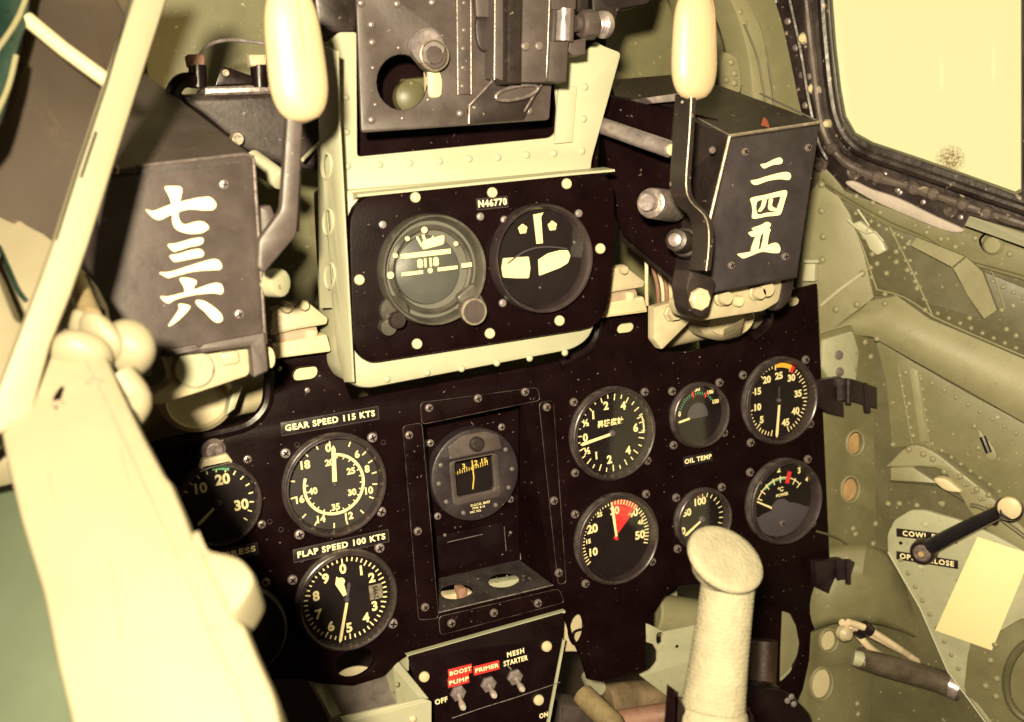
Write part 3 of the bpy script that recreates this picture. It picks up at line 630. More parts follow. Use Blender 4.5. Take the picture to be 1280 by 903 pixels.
dots(T, G, [(484, 474), (534, 466), (577, 461), (621, 454), (662, 448), (706, 441)], RV_PRIM, 4.6, H1)
# ---------------------------------------------------------- black two-gauge plate
H2 = .062
G = F.at(602, 335, H2); T = thing('gyro_plate', 'black rounded plate with white bolts and small number tag, on pale green housing', 'gauge plate', G)
def P2(l): return [G.p2(x, y, 0) for x, y in l]
m = MB(); m.prism(rounded(P2([(436, 244), (767, 214), (770, 300), (757, 408), (457, 455), (441, 430)]), [.026, .020, .02, .022, .018, .01]), -.009, 0, b=.0012); obj('plate', m, BLACK, T)
screws(T, G, [(519, 247), (615, 241), (708, 230), (750, 311), (699, 401), (612, 417), (521, 430), (449, 350)], 6.8, 0, BOLTW, cross=False, name='white_bolt')
screws(T, G, [(478, 281), (600, 271), (630, 275), (723, 267), (717, 366), (628, 379)], 5.2, 0, SCREWS_B, cross=False)
tape(T, G, 615, 254, 40, 14, 'N46770', h=.0006, size=.6)
def bright_ring(name, T, r, d, mt): 
    m = MB(); q = r * .88
    m.ring([(r, 0), (r, d * .6), (r * .97, d), (r * .94, d), (r * .92, d * .85), (q, d * .4), (q * .98, .0012), (q * .98, 0)], seg=72); return obj(name, m, mt, T)
# attitude
A = F.at(538, 337, H2 + .0006); r = .0415; T = thing('attitude_gauge', 'artificial horizon with grey ball and two knobs on the black plate', 'gauge', A, 'gauges on the upper black plate')
AB = mat('bezel_grey_worn', (.085, .078, .066), .35, metal=.25, var=.4, vscale=50, bump=.05, spec=.6)
bright_ring('bezel', T, r, .011, AB)
m = MB(); m.lathe([(r * .87, 0), (r * .87, .001)], seg=64); obj('dial_face', m, mat('grey_backing', (.12, .118, .10), .6, var=.1, bump=0), T)
m = MB(); m.ring([(r * .80, .001), (r * .80, .003), (r * .74, .0045), (r * .70, .003), (r * .70, .001)], seg=60); obj('inner_ring', m, AB, T)
m = MB(); m.lathe([(r * .62, .001), (r * .60, .0035), (r * .45, .006), (r * .25, .0074), (0, .008)], c=(-r * .08, -r * .0, 0), seg=48); obj('ball', m, mat('ball_grey', (.075, .078, .072), .45, var=.1, bump=0), T)
m = MB()
m.box(-r * .60, r * .26, .0078, r * .34, r * .345, .0083)
m.box(-r * .62, -r * .04, .0084, -r * .22, r * .025, .0090, b=.0002); m.box(r * .06, -r * .03, .0084, r * .44, r * .035, .0090, b=.0002); m.box(r * .52, -r * .02, .0084, r * .72, r * .06, .0090, b=.0002)
m.lathe([(r * .05, .0084), (r * .04, .009)], c=(-r * .08, 0, 0), seg=12); m.lathe([(r * .065, .0084), (r * .05, .009)], c=(-r * .82, -r * .0, 0), seg=12)
m.lathe([(r * .06, .0084), (r * .05, .009)], c=(-r * .12, r * .72, 0), seg=12); m.lathe([(r * .045, .0084), (r * .04, .009)], c=(-r * .45, r * .60, 0), seg=12); m.lathe([(r * .045, .0084), (r * .04, .009)], c=(-r * .70, r * .33, 0), seg=12); m.lathe([(r * .045, .0084), (r * .04, .009)], c=(r * .45, r * .42, 0), seg=12)
for a, l0, l1, wd in [(-24, .48, .68, .0016), (-14, .5, .66, .002), (2, .5, .60, .0016)]:
    tick(m, a, r * l0, r * l1, wd, .0086)
m.prism(rounded([V((-r * .2, r * .38)), V((r * .22, r * .44)), V((r * .24, r * .60)), V((-r * .18, r * .54))], .002), .0084, .009)
obj('horizon_marks', m, LUME, T)
m = MB(); text_into(m, '8118', r * .20, -r * .12, r * .14, .0096, bold=.05, ext=.0003); obj('lettering', m.mesh('lettering', smooth=False), LUME, T)
m = MB(); m.lathe([(r * .93, .0100), (r * .93, .0104)], seg=60); obj('glass', m, GLASS, T)
def knob(T, x, y, r0, h0, h1, mt, rim=None):
    m = MB(); m.lathe([(r0 * .8, h0), (r0 * .8, h1 * .5), (r0, h1 * .55), (r0, h1 - .0012), (r0 * .9, h1)], seg=28); k = obj('knob', m, mt, T, loc=(x, y, 0))
    if rim: m = MB(); m.ring([(r0 * 1.02, h1 - .002), (r0 * 1.02, h1 + .0002), (r0 * .88, h1 + .0004), (r0 * .86, h1 - .001)], seg=32); obj('knob_rim', m, rim, k)
kp = A.p2(593, 390, .016); knob(T, kp.x, kp.y, .0098, 0, .016, GREY, EDGE)
kp = A.p2(498, 401, .014); knob(T, kp.x, kp.y, .0062, 0, .014, GREYD)
m = MB(); kq = A.p2(486, 399, 0); m.lathe([(.011, 0), (.011, .005), (.009, .007), (0, .007)], c=(kq.x + .004, kq.y + .006, 0), seg=24); m.lathe([(.006, .0), (.006, .008), (0, .009)], c=(kq.x - .003, kq.y - .005, 0), seg=16); obj('knob_boss', m, AB, T)
m = MB(); kq = A.p2(588, 378, 0); m.prism(rounded([V((kq.x - .014, kq.y + .006)), V((kq.x + .002, kq.y + .016)), V((kq.x + .012, kq.y - .006)), V((kq.x - .002, kq.y - .014))], .004), 0, .007, b=.002); obj('knob_boss', m, AB, T)
# turn gauge
A = F.at(674, 323, H2 + .0006); r = .0425; T = thing('turn_gauge', 'round gauge with two bright windows and a vertical white pointer', 'gauge', A, 'gauges on the upper black plate')
bright_ring('bezel', T, r, .011, BEZ)
m = MB(); m.lathe([(r * .87, 0), (r * .87, .001)], seg=64); obj('dial_face', m, DIAL, T)
for L_ in ([(629, 323), (645, 322), (661, 321), (663, 335), (661, 348), (645, 348), (629, 347), (627, 335)], [(673, 325), (685, 317), (700, 313), (710, 313), (713, 320), (710, 329), (700, 335), (674, 345)]):
    m = MB(); m.prism(rounded([A.p2(x, y, .0018) for x, y in L_], .001), .001, .0018); obj('bright_window', m, LUME, T)
m = MB(); m.lathe([(.0002, 0), (0, .0001)], c=(.0, -.02, .001), seg=6); obj('dial_pin', m, EDGE, T)
m = MB(); m.tube(smooth([V((-.66 * r, -.02 * r, .0022)), V((-.3 * r, .16 * r, .0022)), V((.1 * r, .2 * r, .0022)), V((.55 * r, .12 * r, .0022))], 5, False), .0006, 6); obj('wire_line', m, DIALG, T)
m = MB(); m.prism([(-r * .085, r * .80), (-r * .06, r * .27), (r * .065, r * .27), (r * .065, r * .74), (r * .12, r * .82)], .002, .0032, b=.0003); obj('pointer', m, LUME, T)
m = MB()
for sx in (-1, 1):
    for k in range(5): 
        x, y = pol(k * 72, r * .05); m.lathe([(r * .045, .001), (r * .04, .0016)], c=(sx * r * .30 + x, r * .56 + y, 0), seg=8)
obj('lobed_mark', m, LUME, T)
for x, y in ((.72, .22), (-.05, -.53), (-.45, .08)):
    m = MB(); m.lathe([(.0008, .001), (.0008, .0022)], seg=8); obj('dial_pin', m, EDGE, T, loc=(x * r, y * r, 0))
m = MB(); m.lathe([(r * .93, .0085), (r * .93, .0089)], seg=60); obj('glass', m, GLASS, T)
# ================================================================== GUN SIGHT MOUNT
H3 = .070
G = F.at(566, 80, H3); T = thing('gunsight_mount', 'dark grey riveted sight mounting plate with a large round hole and rail', 'sight mount', G)
def P2(l, h=0): return [G.p2(x, y, h) for x, y in l]
m = MB(); m.prism(rounded(P2([(444, -40), (700, -60), (687, 150), (452, 166)]), .003), -.003, 0, holes=[P2(ell(503, 103, 32, 35))], b=.001); obj('plate', m, GREY, T)
m = MB(); m.prism(P2([(570, -30), (573, 118), (589, 119), (590, -30)], .002), 0, .0025, b=.0008); obj('rivet_strip', m, GREY, T)
for x, h in ((571.5, .0032), (589, .0032)):
    m = MB(); m.tube([G.p2(x - .5, -30, h), G.p2(x + (1 if x < 580 else 0), 118, h)], .00035, 6); obj('strip_edge', m, STEELD, T)
m = MB(); m.prism(smooth(P2([(598, 22), (618, 25), (618, 60), (606, 65), (598, 55), (595, 35)], .003), 4), 0, .003, b=.001); obj('oval_boss', m, GREYD, T)
m = MB(); m.prism(rounded(P2([(593, -20), (616, -20), (618, 22), (596, 22)], .006), .002), 0, .006, b=.001); obj('upper_lug', m, GREY, T)
# rail
m = MB(); m.prism(P2([(618, -40), (634, -40), (633, 103), (617, 97)], .016), .0, .016, b=.001); obj('rail_side', m, GREY, T)
m = MB(); m.prism(P2([(634.5, -40), (653, -40), (651, 104), (634, 104)], .024), .0, .024, b=.0015); obj('rail', m, GREYD, T)
m = MB(); m.prism(P2([(654.5, -40), (689, -40), (684, 103), (652, 103)], .020), .0, .020, b=.001); obj('rail', m, GREY, T)
for x, x2 in ((619, 618), (634, 634), (688, 683)):
    m = MB(); hh = .0165 if x < 630 else .0225; m.tube([G.p2(x, -30, hh), G.p2(x2, 100, hh)], .0004, 6); obj('rail_edge', m, STEELD, T)
m = MB(); m.prism(P2([(688, -40), (722, -40), (720, 12), (690, 12)], .022), .004, .022, b=.001); obj('clamp_block', m, GREY, T)
m = MB(); m.cyl(G.p2(705, 12, .017), G.p2(704, 52, .017), .0065, seg=20); obj('clamp_roller', m, STEEL, T)
m = MB(); m.prism(P2([(692, 12), (696, 12), (694, 52), (690, 52)], .024), .004, .024, b=.0005); m.prism(P2([(714, 12), (718, 12), (717, 52), (712, 52)], .024), .004, .024, b=.0005); obj('clamp_cheek', m, GREY, T)
m = MB(); m.prism(P2([(688, 52), (711, 52), (708, 102), (685, 102)], .026), .004, .026, b=.001); obj('clamp_block', m, GREY, T)
m = MB(); m.prism(P2([(712, 52), (733, 47), (732, 68), (717, 70), (710, 64)], .018), .004, .018, b=.001); obj('clamp_foot', m, GREY, T)
m = MB(); m.prism(P2([(722, -20), (736, -20), (736, 15), (722, 15)], .014), .004, .014, b=.001); obj('clamp_arm', m, GREYD, T)
m = MB(); m.cyl(G.p2(718, 30, .016), G.p2(724, 30, .016), .006, seg=16); m.cyl(G.p2(725, 31, .016), G.p2(744, 31, .016), .011, seg=8, bev=.002); obj('hex_nut', m, GREY, T)
m = MB(); m.cyl(G.p2(745, 31, .016), G.p2(755, 31, .014), .0075, seg=18, bev=.001); m.cyl(G.p2(748, 31, .0155), G.p2(760, 31, .014), .010, seg=18, bev=.003); obj('thumb_knob', m, STEEL, T)
screws(T, G, [(656, 58), (673, 58)], 6, .0203, SCREW, cross=False)
m = MB(); m.prism(P2([(585, 138), (618, 100), (680, 104), (655, 150), (587, 155)], .003), 0, .003, b=.001); obj('lower_bracket', m, GREYD, T)
m = MB(); L = [G.p2(x, y, .008) for x, y in ell(646, 116, 27, 8, -.22, 24)]; m.tube(L + [L[0]], .0014, 8); obj('lens_rim', m, STEELD, T)
m = MB(); m.prism(P2(ell(646, 116, 27, 8, -.22, 24), .006), .003, .006); obj('lens', m, GREY, T)
m = MB(); m.tube([G.p2(x, y, .004) for x, y in [(586, 155), (587, 132), (614, 103), (618, 98)]], .0009, 6); m.tube([G.p2(x, y, .005) for x, y in [(655, 140), (668, 118), (677, 106)]], .0009, 6); obj('bracket_edge', m, STEELD, T)
# button knob and things in the hole
c = G.p2(543, 69, .010); m = MB(); m.lathe([(.0112, -.010), (.0112, -.002), (.010, 0), (.0095, .001), (.0092, -.001), (.0065, -.001), (.0062, .001), (0, .0015)], seg=30); obj('button_knob', m, GREY, T, loc=c)
m = MB(); m.ring([(.0114, -.0012), (.0110, .0006), (.0100, .0012), (.0098, 0)], seg=30); obj('knob_rim', m, EDGE, T, loc=c)
c = G.p2(532, 60, .002); m = MB(); m.lathe([(.013, 0), (.013, .006), (.011, .008), (0, .008)], seg=26); obj('knob_collar', m, STEEL, T, loc=c)
c = G.p2(541, 104, -.004); m = MB(); m.prism(rounded([V((-.006, -.011)), V((.004, -.011)), V((.006, .002)), V((.003, .011)), V((-.005, .013))], .004), -.003, .006, b=.002); obj('cream_tab', m, CREAM, T, loc=c)
c = G.p2(513, 122, -.014); m = MB(); m.lathe([(.012, -.005), (.012, .003), (.008, .006), (0, .007)], seg=22); obj('hole_fitting', m, OLIVED, T, loc=c)
dots(T, G, [(451, 4), (496, 5), (540, 3), (579, 4), (464, 31), (465, 53), (464, 150), (579, 38), (578, 61), (578, 85), (577, 108), (575, 142), (602, 142), (636, 141), (661, 139), (603, 126), (651, 126), (605, 8), (614, 5)], RV_GREY, 5.4, .0005)
dots(T, G, [(517, 50), (552, 45), (498, 60), (466, 85), (469, 131), (535, 125), (503, 148), (605, 46)], RV_BLK, 2.8, .0002)
# dark hood pieces above, either side of the sight
G = F.at(410, 20, .03); T = thing('sight_hood', 'dark brown padded block at the top edge left of the sight plate', 'hood', G)
m = MB(); m.prism(rounded([G.p2(x, y, 0) for x, y in [(385, -60), (446, -60), (446, 40), (420, 42), (398, 36)]], .003), -.05, 0, b=.003); obj('hood_block', m, GREYD, T)
G = F.at(760, 10, .02); T = thing('sight_hood', 'dark brown padded block at the top edge right of the sight clamp', 'hood', G)
m = MB(); m.prism(rounded([G.p2(x, y, 0) for x, y in [(735, -60), (830, -60), (812, 5), (775, 12), (768, 33), (742, 30)]], .003), -.03, 0, b=.003); obj('hood_block', m, GREYD, T)

# ================================================================== GUN COVER BOXES
def kan(fn, strokes, h, T, G, holes=None):
    for i, s in enumerate(strokes):
        P = [G.p2(*fn(*q), h) for q in s]; hs = []
        if holes and i in holes: hs = [[G.p2(*fn(*q), h) for q in hh] for hh in holes[i]]
        m = MB(); m.prism(smooth(P, 4), h - .0002, h + .0003 + .00012 * i, holes=[smooth(x, 3) for x in hs]); obj('brush_stroke', m.mesh('brush_stroke', smooth=False), WPAINT, T)
HB = .125
G = F.at(235, 315, HB); T = thing('gun_cover', 'dark grey gun cover box with a wide front and white brushed characters, at left', 'gun cover', G)
def p3(x, y, h): return G.p2(x, y, h)
vs = [p3(120, 214, 0), p3(305, 193, 0), p3(317, 196, -.004), p3(333, 432, -.004), p3(190, 447, 0), p3(130, 440, 0),
      p3(60, 96, -.16), p3(180, 92, -.16), p3(183, 93, -.163), p3(245, 330, -.17), p3(120, 340, -.17), p3(60, 340, -.17), p3(325, 433, 0)]
m = MB(); m.hull(vs, [(0, 5, 4, 12, 1), (1, 12, 3, 2), (0, 1, 7, 6), (1, 2, 8, 7), (2, 3, 9, 8), (3, 4, 10, 9), (3, 12, 4), (4, 5, 11, 10), (5, 0, 6, 11), (6, 7, 8, 9, 10, 11)]); obj('box_shell', m, GREY, T)
m = MB(); m.tube([p3(120, 214, .0005), p3(305, 193, .0005), p3(317, 196, -.004)], .0010, 6); obj('folded_edge', m, STEELD, T)
m = MB(); m.prism([p3(x, y, 0) for x, y in [(118, 221), (306, 200), (306.5, 204), (118, 225)]], 0, .0005); obj('seam', m, GREYD, T)
m = MB(); m.tube([p3(317, 198, -.003), p3(332, 430, -.003)], .0010, 6); obj('folded_edge', m, STEELD, T)
m = MB(); m.prism(rounded([p3(x, y, 0) for x, y in [(205, 437), (244, 430), (249, 434), (255, 429), (330, 415), (334, 463), (316, 472), (312, 432), (252, 441), (248, 438), (206, 447)]], .001), -.008, .003, b=.001); obj('lower_flange', m, GREY, T)
screws(T, G, [(280, 231), (299, 393), (143, 213)], 6.5, 0, SCREW)
c1 = lambda x, y: (x / 2.909, y / 2.909); c4 = lambda x, y: (x / 2.909, 290 + y / 2.909); ident = lambda x, y: (x, y)
kan(ident, [[(182, 262), (192, 264), (213, 256), (240, 249), (252, 247), (263, 247), (270, 255), (267, 262), (255, 263), (235, 262), (215, 268), (200, 275), (191, 272)],
            [(206, 234), (215, 233), (226, 234), (227, 242), (224, 256), (223, 270), (226, 278), (231, 281), (239, 279), (247, 277), (255, 278), (261, 284), (257, 289), (249, 292), (235, 292), (222, 288), (216, 280), (215, 268), (214, 254), (210, 243)]], .0001, T, G)
kan(c4, [[(610, 47), (640, 42), (700, 25), (735, 22), (738, 38), (725, 48), (690, 55), (650, 67), (630, 71)],
         [(617, 87), (650, 80), (700, 65), (728, 63), (740, 75), (735, 90), (700, 97), (650, 107), (632, 108)],
         [(580, 148), (620, 145), (700, 120), (760, 102), (790, 101), (806, 120), (800, 137), (770, 139), (700, 145), (640, 160), (612, 167), (595, 160)],
         [(583, 235), (610, 235), (665, 222), (720, 205), (770, 188), (800, 188), (811, 207), (805, 226), (770, 223), (700, 230), (640, 245), (615, 259), (598, 254)],
         [(653, 172), (672, 166), (708, 174), (714, 185), (705, 200), (700, 225), (675, 228), (668, 200)],
         [(650, 262), (680, 265), (691, 272), (680, 290), (650, 320), (620, 341), (613, 338), (635, 305), (650, 280)],
         [(712, 250), (740, 251), (775, 272), (803, 298), (808, 320), (792, 330), (770, 320), (745, 292), (718, 268)]], .0001, T, G)
# gun body behind the left box -------------------------------------------------
G = F.at(290, 140, .0); T = thing('machine_gun', 'black gun receiver with brass fittings behind the left gun cover', 'gun', G)
def p3(x, y, h): return G.p2(x, y, h)
m = MB(); m.prism(rounded([p3(x, y, 0) for x, y in [(215, 118), (400, 112), (400, 215), (355, 208), (310, 190), (250, 140)]], .004), -.09, 0, b=.004); obj('receiver', m, GREYD, T)
m = MB(); m.prism(rounded([p3(x, y, .004) for x, y in [(256, 108), (400, 104), (400, 116), (256, 120)]], .002), -.03, .004, b=.002); obj('top_rail', m, STEELD, T)
m = MB(); m.prism([p3(x, y, .0) for x, y in [(268, 108), (276, 82), (300, 90), (340, 104)]], -.006, .002, b=.001); obj('gusset', m, BLACK2, T)
m = MB(); m.tube(smooth([p3(248, 72, -.01), p3(262, 56, -.01), p3(290, 50, -.01), p3(335, 55, -.01)], 5, False), .0013, 8); obj('bright_rod', m, STEEL, T)
for (x, y, w_) in ((245, 82, 1), (322, 82, 1)):
    m = MB(); m.prism(rounded([p3(x - 12, y - 14, .004), p3(x + 11, y - 14, .004), p3(x + 11, y, .004), p3(x - 9, y + 2, .004)], .002), -.006, .006, b=.002); obj('brass_latch', m, PINK if x < 300 else CAST, T)
    m = MB(); m.cyl(p3(x + 2, y, 0), p3(x + 3, y + 28, 0), .0065, seg=14); obj('latch_post', m, BLACK2, T)
m = MB(); m.tube(smooth([p3(222, 135, .0), p3(216, 118, .002), p3(226, 102, .003), p3(244, 100, .002)], 5, False), .0055, 10); obj('hose_elbow', m, BLACK2, T)
for (x, y, rr) in ((281, 92, 5), (296, 174, 9)):
    c = p3(x, y, .003); k = G.px(c, rr); m = MB(); m.lathe([(k, -.002), (k, .002), (k * .8, .004), (k * .45, .004), (k * .4, .0015), (0, .0015)], seg=20); obj('nut', m, EDGE, T, loc=c)
m = MB(); m.cyl(p3(314, 198, .02), p3(352, 226, .045), .0072, seg=18, bev=.001); obj('pale_tube', m, PRIM, T)
m = MB(); m.tube([p3(378, 200, .02), p3(400, 178, .0)], .0015, 8); obj('thin_rod', m, PRIM, T)
# right cover box ----------------------------------------------------------------
G = F.at(950, 260, HB); T = thing('gun_cover', 'black gun cover box with chipped bright edges and white brushed characters, at right', 'gun cover', G)
def p3(x, y, h): return G.p2(x, y, h)
vs = [p3(911, 170, 0), p3(1025, 153, 0), p3(996, 347, 0), p3(863, 372, 0), p3(770, 112, -.14), p3(880, 100, -.14), p3(925, 300, -.14), p3(775, 300, -.14)]
m = MB(); m.hull(vs, [(0, 3, 2, 1), (0, 1, 5, 4), (0, 4, 7, 3), (1, 2, 6, 5), (3, 7, 6, 2), (4, 5, 6, 7)]); obj('box_shell', m, GREYD, T)
m = MB(); m.prism([p3(x, y, 0) for x, y in [(913, 174), (1022, 158), (994, 345), (872, 369)]], 0, .0012, b=.0004); obj('front_plate', m, mat('cover_black_paint', (.032, .026, .030), .42, var=.3, bump=.12, speck=(.25, .22, .18), sden=.70, sscale=170), T)
for L in ([(911, 170, .001), (1025, 153, .001)], [(912, 171, .001), (864, 371, .001)]):
    m = MB(); m.tube([p3(*q) for q in L], .0013, 6); obj('worn_lit_edge', m, EDGE, T)
for L in ([(911, 169, .001), (872, 148, -.045)], [(1025, 153, 0), (950, 117, -.09)]):
    m = MB(); m.tube([p3(*q) for q in L], .0008, 6); obj('worn_lit_edge', m, STEELD, T)
screws(T, G, [(931, 190), (1010, 185), (914, 332), (981, 321)], 5.2, .0013, SCREW)
screws(T, G, [(890, 188)], 4.6, .000, SCREW, cross=False)
m = MB(); m.prism([p3(x, y, -.01) for x, y in [(940, 158), (943, 148), (947, 151), (950, 161)]], .001, .002); obj('red_chip', m, mat('dark_red_chip', (.20, .045, .025), .6), T, loc=(0, .0, .0))
r3 = lambda x, y: (740 + x / 4.26, 90 + y / 4.26); r4 = lambda x, y: (740 + x / 4.26, 290 + y / 4.26)
kan(r3, [[(898, 492), (925, 487), (970, 465), (1000, 457), (1014, 472), (1005, 490), (960, 497), (920, 514), (906, 508)],
         [(845, 580), (880, 572), (950, 550), (1020, 534), (1050, 538), (1058, 558), (1045, 576), (1000, 572), (940, 580), (885, 599), (860, 601)]], .0014, T, G)
kan(r3, [[(843, 680), (856, 668), (920, 655), (1000, 635), (1030, 631), (1038, 645), (1025, 692), (1007, 750), (990, 764), (930, 770), (870, 782), (852, 776), (855, 740), (850, 705)],
         [(908, 686), (927, 683), (920, 715), (898, 744), (884, 740), (900, 715)], [(943, 680), (962, 677), (956, 708), (966, 722), (980, 727), (975, 740), (950, 740), (938, 725), (941, 700)]],
    .0014, T, G, holes={0: [[(878, 692), (930, 679), (995, 664), (1003, 672), (990, 712), (975, 745), (930, 750), (880, 757)]]})
kan(r4, [[(853, -20), (900, -37), (930, -53), (951, -42), (945, -27), (905, -12), (875, -1), (860, -6)],
         [(888, -22), (912, -26), (905, 0), (893, 40), (882, 98), (850, 108), (847, 90), (864, 40), (880, 5)],
         [(835, 2), (880, -10), (930, -27), (947, -15), (941, 3), (890, 14), (855, 27), (840, 18)],
         [(918, -12), (944, -14), (937, 30), (926, 88), (899, 95), (910, 40)],
         [(775, 118), (830, 108), (900, 88), (960, 60), (986, 62), (999, 85), (994, 110), (960, 113), (900, 107), (840, 129), (805, 141), (790, 135)]], .0014, T, G)
m = MB(); m.prism([p3(x, y, -.08) for x, y in [(803, 123), (845, 117), (856, 126), (812, 130)]], -.10, -.075, b=.001); obj('top_tab', m, STEEL, T)
# gun body (right)
G = F.at(820, 240, .04); T = thing('machine_gun', 'black gun receiver with grey steel rod beside the right gun cover', 'gun', G)
def p3(x, y, h): return G.p2(x, y, h)
m = MB(); m.hull([p3(748, 118, -.03), p3(898, 150, .05), p3(862, 372, .06), p3(838, 345, .05), p3(778, 292, -.02), p3(765, 250, -.03),
                  p3(735, 110, -.09), p3(860, 125, -.06), p3(850, 330, -.05), p3(830, 320, -.06), p3(770, 260, -.09), p3(750, 230, -.09)],
                 [(0, 1, 2, 3, 4, 5), (0, 6, 7, 1), (1, 7, 8, 2), (2, 8, 9, 3), (3, 9, 10, 4), (4, 10, 11, 5), (5, 11, 6, 0), (6, 11, 10, 9, 8, 7)]); obj('receiver', m, BLACK, T)
m = MB(); m.hull([p3(762, 100, -.08), p3(860, 92, -.08), p3(875, 130, -.01), p3(770, 125, -.02), p3(762, 104, -.09), p3(860, 98, -.09), p3(875, 136, -.02), p3(770, 131, -.03)], [(0, 1, 2, 3), (3, 2, 6, 7), (0, 3, 7, 4), (1, 5, 6, 2), (4, 7, 6, 5)]); obj('top_plate', m, GREYD, T)
m = MB(); m.cyl(p3(751, 157, -.005), p3(838, 187, .062), .0066, seg=20, bev=.001); obj('steel_rod', m, STEEL, T)
m = MB(); m.cyl(p3(838, 187, .062), p3(841, 188, .066), .0045, seg=14, bev=.001); obj('rod_tip', m, CREAM, T)
m = MB(); m.cyl(p3(842, 258, .052), p3(813, 254, .080), .0125, .0115, seg=26, bev=.002); k_ = obj('big_nut', m, STEELD, T)
m = MB(); m.cyl(p3(814, 254, .079), p3(808, 253, .085), .0066, .0062, seg=18); obj('nut_bore', m, STEEL, T)
m = MB(); m.cyl(p3(864, 305, .070), p3(856, 303, .083), .0125, .0115, seg=24, bev=.002); m.cyl(p3(856, 303, .083), p3(845, 300, .098), .0088, .0085, seg=12, bev=.001); obj('round_nut', m, GREYD, T)
m = MB(); m.cyl(p3(845, 300, .098), p3(843, 300, .101), .0052, seg=14, bev=.001); obj('nut_bore', m, STEEL, T)
# wires bundle behind
G = F.at(820, 345, .0); T = thing('wire_bundle', 'brown and white wires dropping behind the right gun receiver', 'wires', G)
for k, (x0, x1) in enumerate(((806, 808), (812, 822), (817, 828), (822, 833), (827, 838), (831, 842))):
    m = MB(); m.tube(smooth([G.p2(x0, 300, .0), G.p2(x0 + 2 + k, 330, .006), G.p2(x1, 360, .004), G.p2(x1 + 1, 392, -.01)], 5, False), .0017, 8); obj('wire', m, WIRE if k % 2 == 0 else PINK, T)
# ================================================================== CHARGING LEVERS
def handle(T, G, cx, cy, wpx, hpx, h, tilt=0, line=.15):
    c = G.p2(cx, cy, h); a = G.px(c, wpx / 2); b = G.px(c, hpx / 2)
    prof = []; n = 22
    for i in range(n + 1):
        t = -1 + 2 * i / n; r = a * (1 - abs(t) ** 3.6) ** .5 * (1.0 - .10 * t); prof.append((max(r, 0), t * b))
    M = Matrix.Translation(c) @ Matrix.Rotation(tilt, 4, 'Z') @ Matrix.Rotation(-math.pi / 2, 4, 'X') @ Matrix.Rotation(0, 4, 'Z')
    m = MB(); m.lathe(prof, seg=40, m=M, sx=1.08, sy=.62); o = obj('handle_grip', m, BONE, T)
    def on(fx, t, k=1.0):
        r = a * (1 - abs(t) ** 3.6) ** .5 * (1.0 - .10 * t); x = fx * r * 1.08; z = .62 * r * math.sqrt(max(0, 1 - fx * fx)) * k
        return Matrix.Translation(c) @ Matrix.Rotation(tilt, 4, 'Z') @ V((x, -t * b, z))
    m = MB(); m.tube([on(line, -1 + 2 * i / 30) for i in range(3, 29)], .00035, 5); obj('seam_line', m, HSEAM, T)
    return o
HSEAM = mat('handle_seam_brown', (.34, .20, .11), .6, var=.3)
G = F.at(372, 250, .17); T = thing('charging_lever', 'cream oval handle on a dark lever left of the sight, at left', 'lever')if False else thing('charging_lever', 'cream oval handle on a dark lever, left of the sight plate', 'lever', G)
handle(T, G, 369, 66, 68, 176, .0, .01)
m = MB(); m.prism(rounded([G.p2(x, y, .002) for x, y in [(361, 120), (380, 120), (373, 268), (371, 294), (330, 342), (322, 336), (324, 300), (352, 262)]], .003), -.006, .002, b=.0015); obj('lever_bar', m, GREY, T)
m = MB(); m.prism([G.p2(x, y, 0) for x, y in [(372, 122), (382, 122), (378, 290), (371, 292)]], -.016, -.006, b=.001); obj('lever_web', m, GREYD, T)
m = MB(); m.prism(rounded([G.p2(x, y, -.05) for x, y in [(324, 258), (338, 256), (345, 275), (326, 300)]], .002), -.06, -.048, b=.002); obj('lever_lug', m, GREY, T)
m = MB(); m.cyl(G.p2(334, 354, -.055), G.p2(352, 354, -.045), .0092, seg=14, bev=.0012); obj('knurled_nut', m, PRIMD, T)
G = F.at(868, 250, .17); T = thing('charging_lever', 'cream oval handle on a thin cranked lever beside the right gun cover', 'lever', G)
handle(T, G, 868, 55, 58, 142, .0, -.07, .62)
L = [G.p2(x, y, 0) for x, y in [(863, 116), (860, 170), (856, 230), (862, 252), (878, 268), (884, 285), (884, 312), (881, 338)]]
vs = []; fs = []
L = smooth(L, 3, False)
for p in L: vs += [p + V((-.0022, 0, .004)), p + V((.0022, 0, .004)), p + V((.0022, 0, -.016)), p + V((-.0022, 0, -.016))]
for i in range(len(L) - 1):
    for k in range(4): fs.append((i * 4 + k, i * 4 + (k + 1) % 4, i * 4 + 4 + (k + 1) % 4, i * 4 + 4 + k))
n_ = len(L) - 1; fs += [(0, 1, 2, 3), tuple(n_ * 4 + k for k in range(4))]
m = MB(); m.hull(vs, fs); obj('lever_bar', m, GREYD, T)
m = MB(); m.tube([p + V((-.0018, 0, .0042)) for p in L], .0005, 6); obj('worn_lit_edge', m, EDGE, T)
dots(T, G, [(853, 128)], RV_GREY, 2.5, .0)

